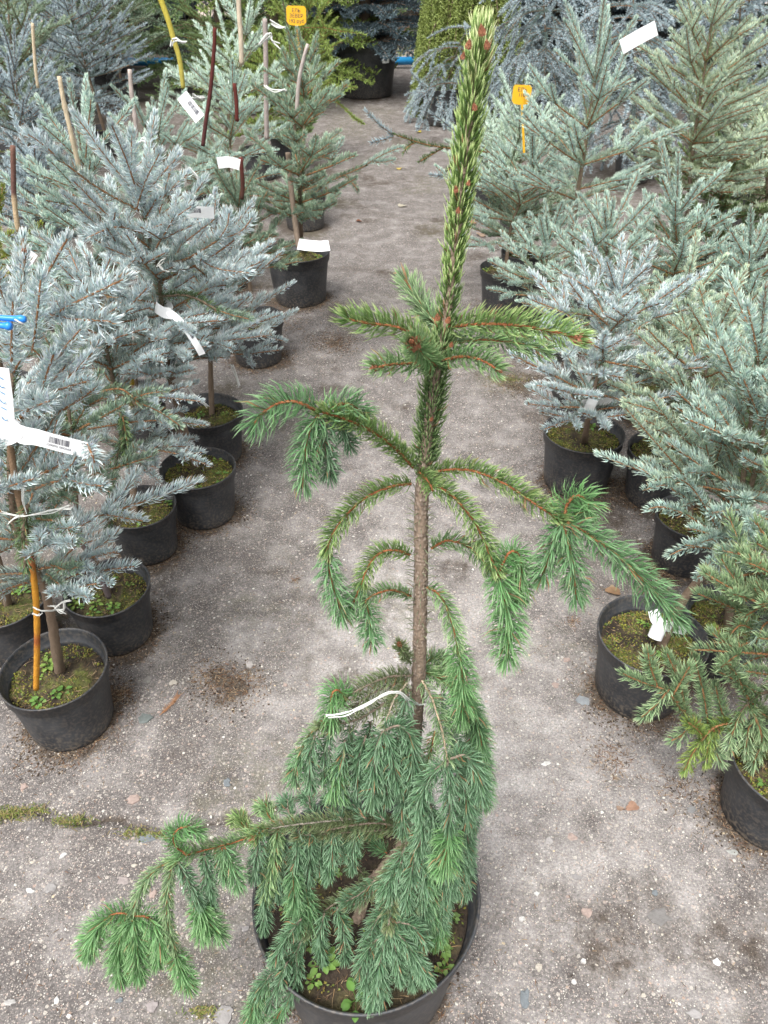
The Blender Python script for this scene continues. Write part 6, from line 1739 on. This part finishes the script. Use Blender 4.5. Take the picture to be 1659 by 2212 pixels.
t2 = tag_strip('white strap tag looped round the trunk of the crooked blue spruce', [(362, 672, 1.96), (385, 690, 1.93), (405, 715, 1.90), (425, 745, 1.88), (437, 766, 1.88)], pxv((400, 715, 1.9), (412, 704, 1.9)), .019, bar=.6, bw=.03)
mb = MB(); ribbon(mb, [W(370, 678, 1.95), W(352, 674, 1.97), W(336, 662, 2.0), W(345, 655, 2.08), W(366, 664, 2.06), W(372, 674, 2.0)], pxv((345, 680, 1.97), (350, 655, 1.97)), .030)
mb.build('loop', M_TAG, t2, W(362, 672, 1.96))
tag_strip('white tag hanging on the dark red cane in the middle of the left group', [(393, 205, 3.0), (402, 218, 2.98), (418, 238, 2.96), (432, 257, 2.95)], pxv((402, 225, 3), (420, 214, 3)), .042, bar=.6, bw=.05)
tag_strip('white tag lying across the blue branches in front of the silvery leader', [(402, 458, 2.1), (430, 458, 2.1), (462, 460, 2.1)], pxv((430, 470, 2.1), (431, 447, 2.1)), .030, bar=.35, bw=.03)
tag_strip('white tag half hidden by twigs above the cane with the black band', [(52, 580, 1.9), (62, 560, 1.9), (72, 545, 1.9)], pxv((50, 560, 1.9), (72, 565, 1.9)), .024, bar=.3, bw=.02)
tag_strip('white tag showing behind needles right of the orange stake', [(104, 1180, 1.18), (116, 1160, 1.18), (128, 1140, 1.18)], pxv((108, 1155, 1.18), (128, 1165, 1.18)), .022, bar=.5, bw=.02)
tag_strip('bright white tag lying in the pot of the two-stemmed spruce', [(644, 527, 2.93), (665, 530, 2.88), (690, 532, 2.85), (711, 530, 2.86)], np.array([0, .7, .75]), .040)
tag_strip('white tag high in the upper right, stuck on the arm of the tallest spruce', [(1342, 102, 2.75), (1380, 80, 2.75), (1418, 60, 2.75)], pxv((1370, 70, 2.75), (1386, 95, 2.75)), .042)
tag_strip('pale tag under the silvery leader on its dark red cane', [(470, 352, 2.65), (495, 350, 2.65), (518, 356, 2.65)], pxv((495, 362, 2.65), (495, 340, 2.65)), .034)
tag_strip('white cap tag on the stem in the mossy pot with the double rim', [(1268, 890, 1.88), (1276, 875, 1.87), (1282, 862, 1.87)], pxv((1262, 875, 1.9), (1290, 880, 1.9)), .030)
tag_strip('grey tag sticking out behind the stem with the white cap', [(1255, 872, 1.93), (1300, 868, 1.95), (1340, 860, 1.96)], pxv((1300, 880, 1.95), (1302, 860, 1.95)), .024)
tag_strip('small white cap tag in the pot behind the double rimmed one', [(1262, 834, 1.98), (1268, 822, 1.98), (1272, 812, 1.98)], pxv((1258, 825, 2), (1278, 828, 2)), .016)


def paper_roll():
    a, b_ = W(1440, 1318, 1.30), W(1414, 1378, 1.27)
    c0 = b_
    root = thing('paper_label', 'white paper label rolled round the stem in the front pot on the right', 'label', c0)
    d = (b_ - a) / np.linalg.norm(b_ - a)
    r_ = .017
    n1 = np.cross(d, [0, 1, 0]); n1 /= np.linalg.norm(n1); n2 = np.cross(d, n1)
    mb = MB(); k = 22
    V = []; f = []
    for j, (u, rr) in enumerate(((0.35, r_), (1, r_), (1, r_ - .0012), (.35, r_ - .0012))):
        p = a + (b_ - a) * u
        V += [p + rr * (math.cos(t) * n1 + math.sin(t) * n2) for t in np.linspace(0, 6.0, k)]
    for j in range(4):
        for i in range(k - 1):
            q0, q1 = j * k + i, ((j + 1) % 4) * k + i
            f += [[q0, q0 + 1, q1 + 1], [q0, q1 + 1, q1]]
    mb.add(V, f); mb.build('roll', M_TAG, root, c0)
    mb = MB(); ribbon(mb, [W(1425, 1350, 1.29), W(1416, 1335, 1.30), W(1412, 1318, 1.31)], pxv((1400, 1335, 1.3), (1428, 1340, 1.3)), .028); mb.build('tail', M_TAG, root, c0)
    mb = MB(); ribbon(mb, [W(1440, 1352, 1.30), W(1462, 1357, 1.32), W(1484, 1362, 1.34)], pxv((1462, 1375, 1.32), (1466, 1340, 1.32)), .028); mb.build('tail', M_TAG, root, c0)


paper_roll()


def twine(label, loops, r=.0012, strands=3, seed=0, cat='twine', frays=None):
    rng = np.random.RandomState(seed)
    mb = MB(); base = W(*loops[0][0])
    for L in loops:
        for s_ in range(strands):
            o = rng.normal(0, r * .9, (len(L), 3))
            tube(mb, smooth_line([W(*q) + o[i] for i, q in enumerate(L)], .004), r * .55, r * .5, (1, 1, 1), 4, .1)
    o = mb.build('twine', M_TWINE, None, base, top=True); tag(o, label, cat)


twine('pale raffia tie round the trunk of the weeping spruce, its end sticking out left', [[(705, 1548, .56), (745, 1545, .565), (790, 1522, .57), (830, 1500, .58), (862, 1496, .59), (885, 1515, .60), (905, 1522, .625)], [(905, 1522, .625), (925, 1520, .64), (900, 1512, .66), (882, 1510, .63)], [(882, 1508, .60), (888, 1540, .60), (880, 1565, .60)]], .0016, 4, 1)
twine('white twine holding the crooked trunk to its brown cane', [[(372, 825, 2.08), (380, 820, 2.1), (392, 822, 2.12), (378, 828, 2.15), (370, 824, 2.1)], [(375, 822, 2.07), (395, 816, 2.06), (413, 818, 2.05)], [(380, 822, 2.07), (400, 824, 2.06), (412, 815, 2.05)], [(395, 825, 2.07), (420, 850, 2.04), (448, 880, 2.03)], [(398, 828, 2.07), (425, 862, 2.04), (445, 872, 2.03)]], .0022, 3, 2)
twine('white twine knotted round the orange stake and the stem behind it', [[(0, 1105, 1.13), (40, 1112, 1.10), (75, 1112, 1.10), (120, 1100, 1.09), (155, 1098, 1.08)], [(50, 1050, 1.11), (52, 1080, 1.10), (55, 1110, 1.10)], [(50, 1112, 1.10), (30, 1120, 1.09), (20, 1128, 1.09)], [(4, 1050, 1.14), (25, 1055, 1.12), (48, 1050, 1.12)], [(75, 1112, 1.10), (115, 1105, 1.09), (150, 1092, 1.08)]], .0016, 3, 3)
twine('frayed white twine low on the orange stake above the nearest pot', [[(72, 1312, 1.115), (90, 1318, 1.11), (118, 1318, 1.13), (125, 1312, 1.17), (100, 1308, 1.19)], [(70, 1325, 1.12), (82, 1330, 1.115), (88, 1325, 1.12)], [(118, 1314, 1.13), (135, 1302, 1.12), (153, 1296, 1.12)], [(120, 1316, 1.13), (130, 1322, 1.12), (143, 1326, 1.12)], [(120, 1316, 1.13), (138, 1318, 1.12), (140, 1300, 1.12)]], .0017, 3, 4)
twine('white twine tied to the yellow green stake at the top', [[(372, 92, 4.1), (382, 88, 4.1), (395, 90, 4.1), (404, 90, 4.1)], [(372, 92, 4.1), (368, 98, 4.1)]], .006, 3, 5)
twine('white twine on the dark red cane beside its hanging tag', [[(440, 213, 3.2), (425, 210, 3.1), (415, 207, 3.08)], [(440, 215, 3.2), (428, 214, 3.1), (412, 212, 3.08)]], .006, 3, 6)
twine('looped white twine above the white tag on the blue branches', [[(405, 360, 2.2), (412, 365, 2.2), (425, 380, 2.2), (432, 400, 2.2)], [(405, 362, 2.2), (403, 378, 2.2), (400, 390, 2.2)]], .003, 3, 7)
twine('small white twine loop high between two blue branches at the left', [[(300, 310, 2.3), (308, 300, 2.3), (322, 310, 2.3)]], .004, 3, 18)
twine('white twine end beside the purple brown cane', [[(318, 380, 2.1), (330, 395, 2.08), (345, 412, 2.06)]], .004, 3, 8)
twine('white twine at the top of the dark pine-like conifer', [[(585, 48, 3.5), (598, 58, 3.5), (615, 60, 3.5)], [(560, 90, 3.5), (585, 70, 3.5), (590, 88, 3.5), (602, 98, 3.5)]], .005, 3, 9)
twine('white twine end left of the pale blue tips of the two-stemmed spruce', [[(572, 185, 3.1), (578, 192, 3.1), (592, 194, 3.1), (620, 198, 3.1)]], .004, 3, 10)
twine('frayed white twine among the twigs of the crooked spruce', [[(340, 575, 1.98), (350, 565, 1.98), (357, 560, 1.98)], [(345, 570, 1.98), (352, 582, 1.98), (366, 588, 1.98)]], .0025, 3, 11)
twine('white twine end at the right side of the front left group over the aisle', [[(498, 788, 2.2), (506, 800, 2.2), (518, 832, 2.2)]], .003, 3, 12)


def price_sign(label, px, py, Y, w, hh, stem_to, lines, sz):
    c0 = W(stem_to[0], stem_to[1], Y)
    root = thing('price_sign', label, 'sign', c0)
    A = W(px, py, Y); xd = np.array([1.0, 0, -.03]); zd = np.array([.03, 0, 1.0])
    mb = MB()
    outl = [(-.5, .38), (-.42, .5), (.42, .5), (.5, .38), (.5, -.30), (.38, -.46), (.12, -.5), (-.12, -.5), (-.38, -.46), (-.5, -.30)]
    t = .0012
    V = [A + xd * a * w + zd * b_ * hh + np.array([0, s_ * t, 0]) for s_ in (-1, 1) for a, b_ in outl]
    n = len(outl); f = []
    for i in range(1, n - 1): f += [[0, i, i + 1], [n, n + i + 1, n + i]]
    for i in range(n):
        j = (i + 1) % n; f += [[i, n + i, j], [j, n + i, n + j]]
    mb.add(V, f); mb.build('board', M_YELLOW, root, c0)
    mb = MB(); B = W(px + (stem_to[0] - px) * .12, py + hh / depth_at(A) * F * .5, Y)
    ribbon(mb, [B, (B + c0) / 2, c0], [1, 0, 0], w * .12, .004); mb.build('stem', M_YELLOW, root, c0)
    for k, ln in enumerate(lines):
        flat_text(ln, A + zd * hh * (.26 - .27 * k) + np.array([0, -t, 0]), xd, zd, sz, M_INK, root, c0)


s_ = depth_at(W(640, 35, 3.9)) / F
price_sign('yellow plastic price sign with black handwriting at the top of the left group', 640, 34, 3.9, 42 * s_, 36 * s_, (648, 125), ['ЕЛЬ', 'ЗЕВЕР', '192 руб'], .019)
s_ = depth_at(W(1125, 205, 3.6)) / F
price_sign('yellow price sign half hidden in the silver spruce right of the leader', 1127, 205, 3.6, 40 * s_, 38 * s_, (1132, 330), ['ЕЛЬ', '118'], .020)
# square label on the big pot
g = BIG_C + np.array([.0, 0, 0])
q = W(833, 128, BIG_C[1] - BIG_R * .80)
mb = MB(); s_ = depth_at(q) / F
ribbon(mb, [q - [7 * s_, 0, 0], q, q + [7 * s_, .02, 0]], [0, 0, 1], 15 * s_, .002)
o = mb.build('square_label', M_TAG, None, q, top=True); tag(o, 'small square white label on the side of the very large black pot', 'label')
mb = MB(); ribbon(mb, [q + [-3 * s_, -.006, 0], q + [0, -.006, 0], q + [3 * s_, -.003, 0]], [0, 0, 1], 5 * s_, .002); mb.build('print', M_INK, o, q)
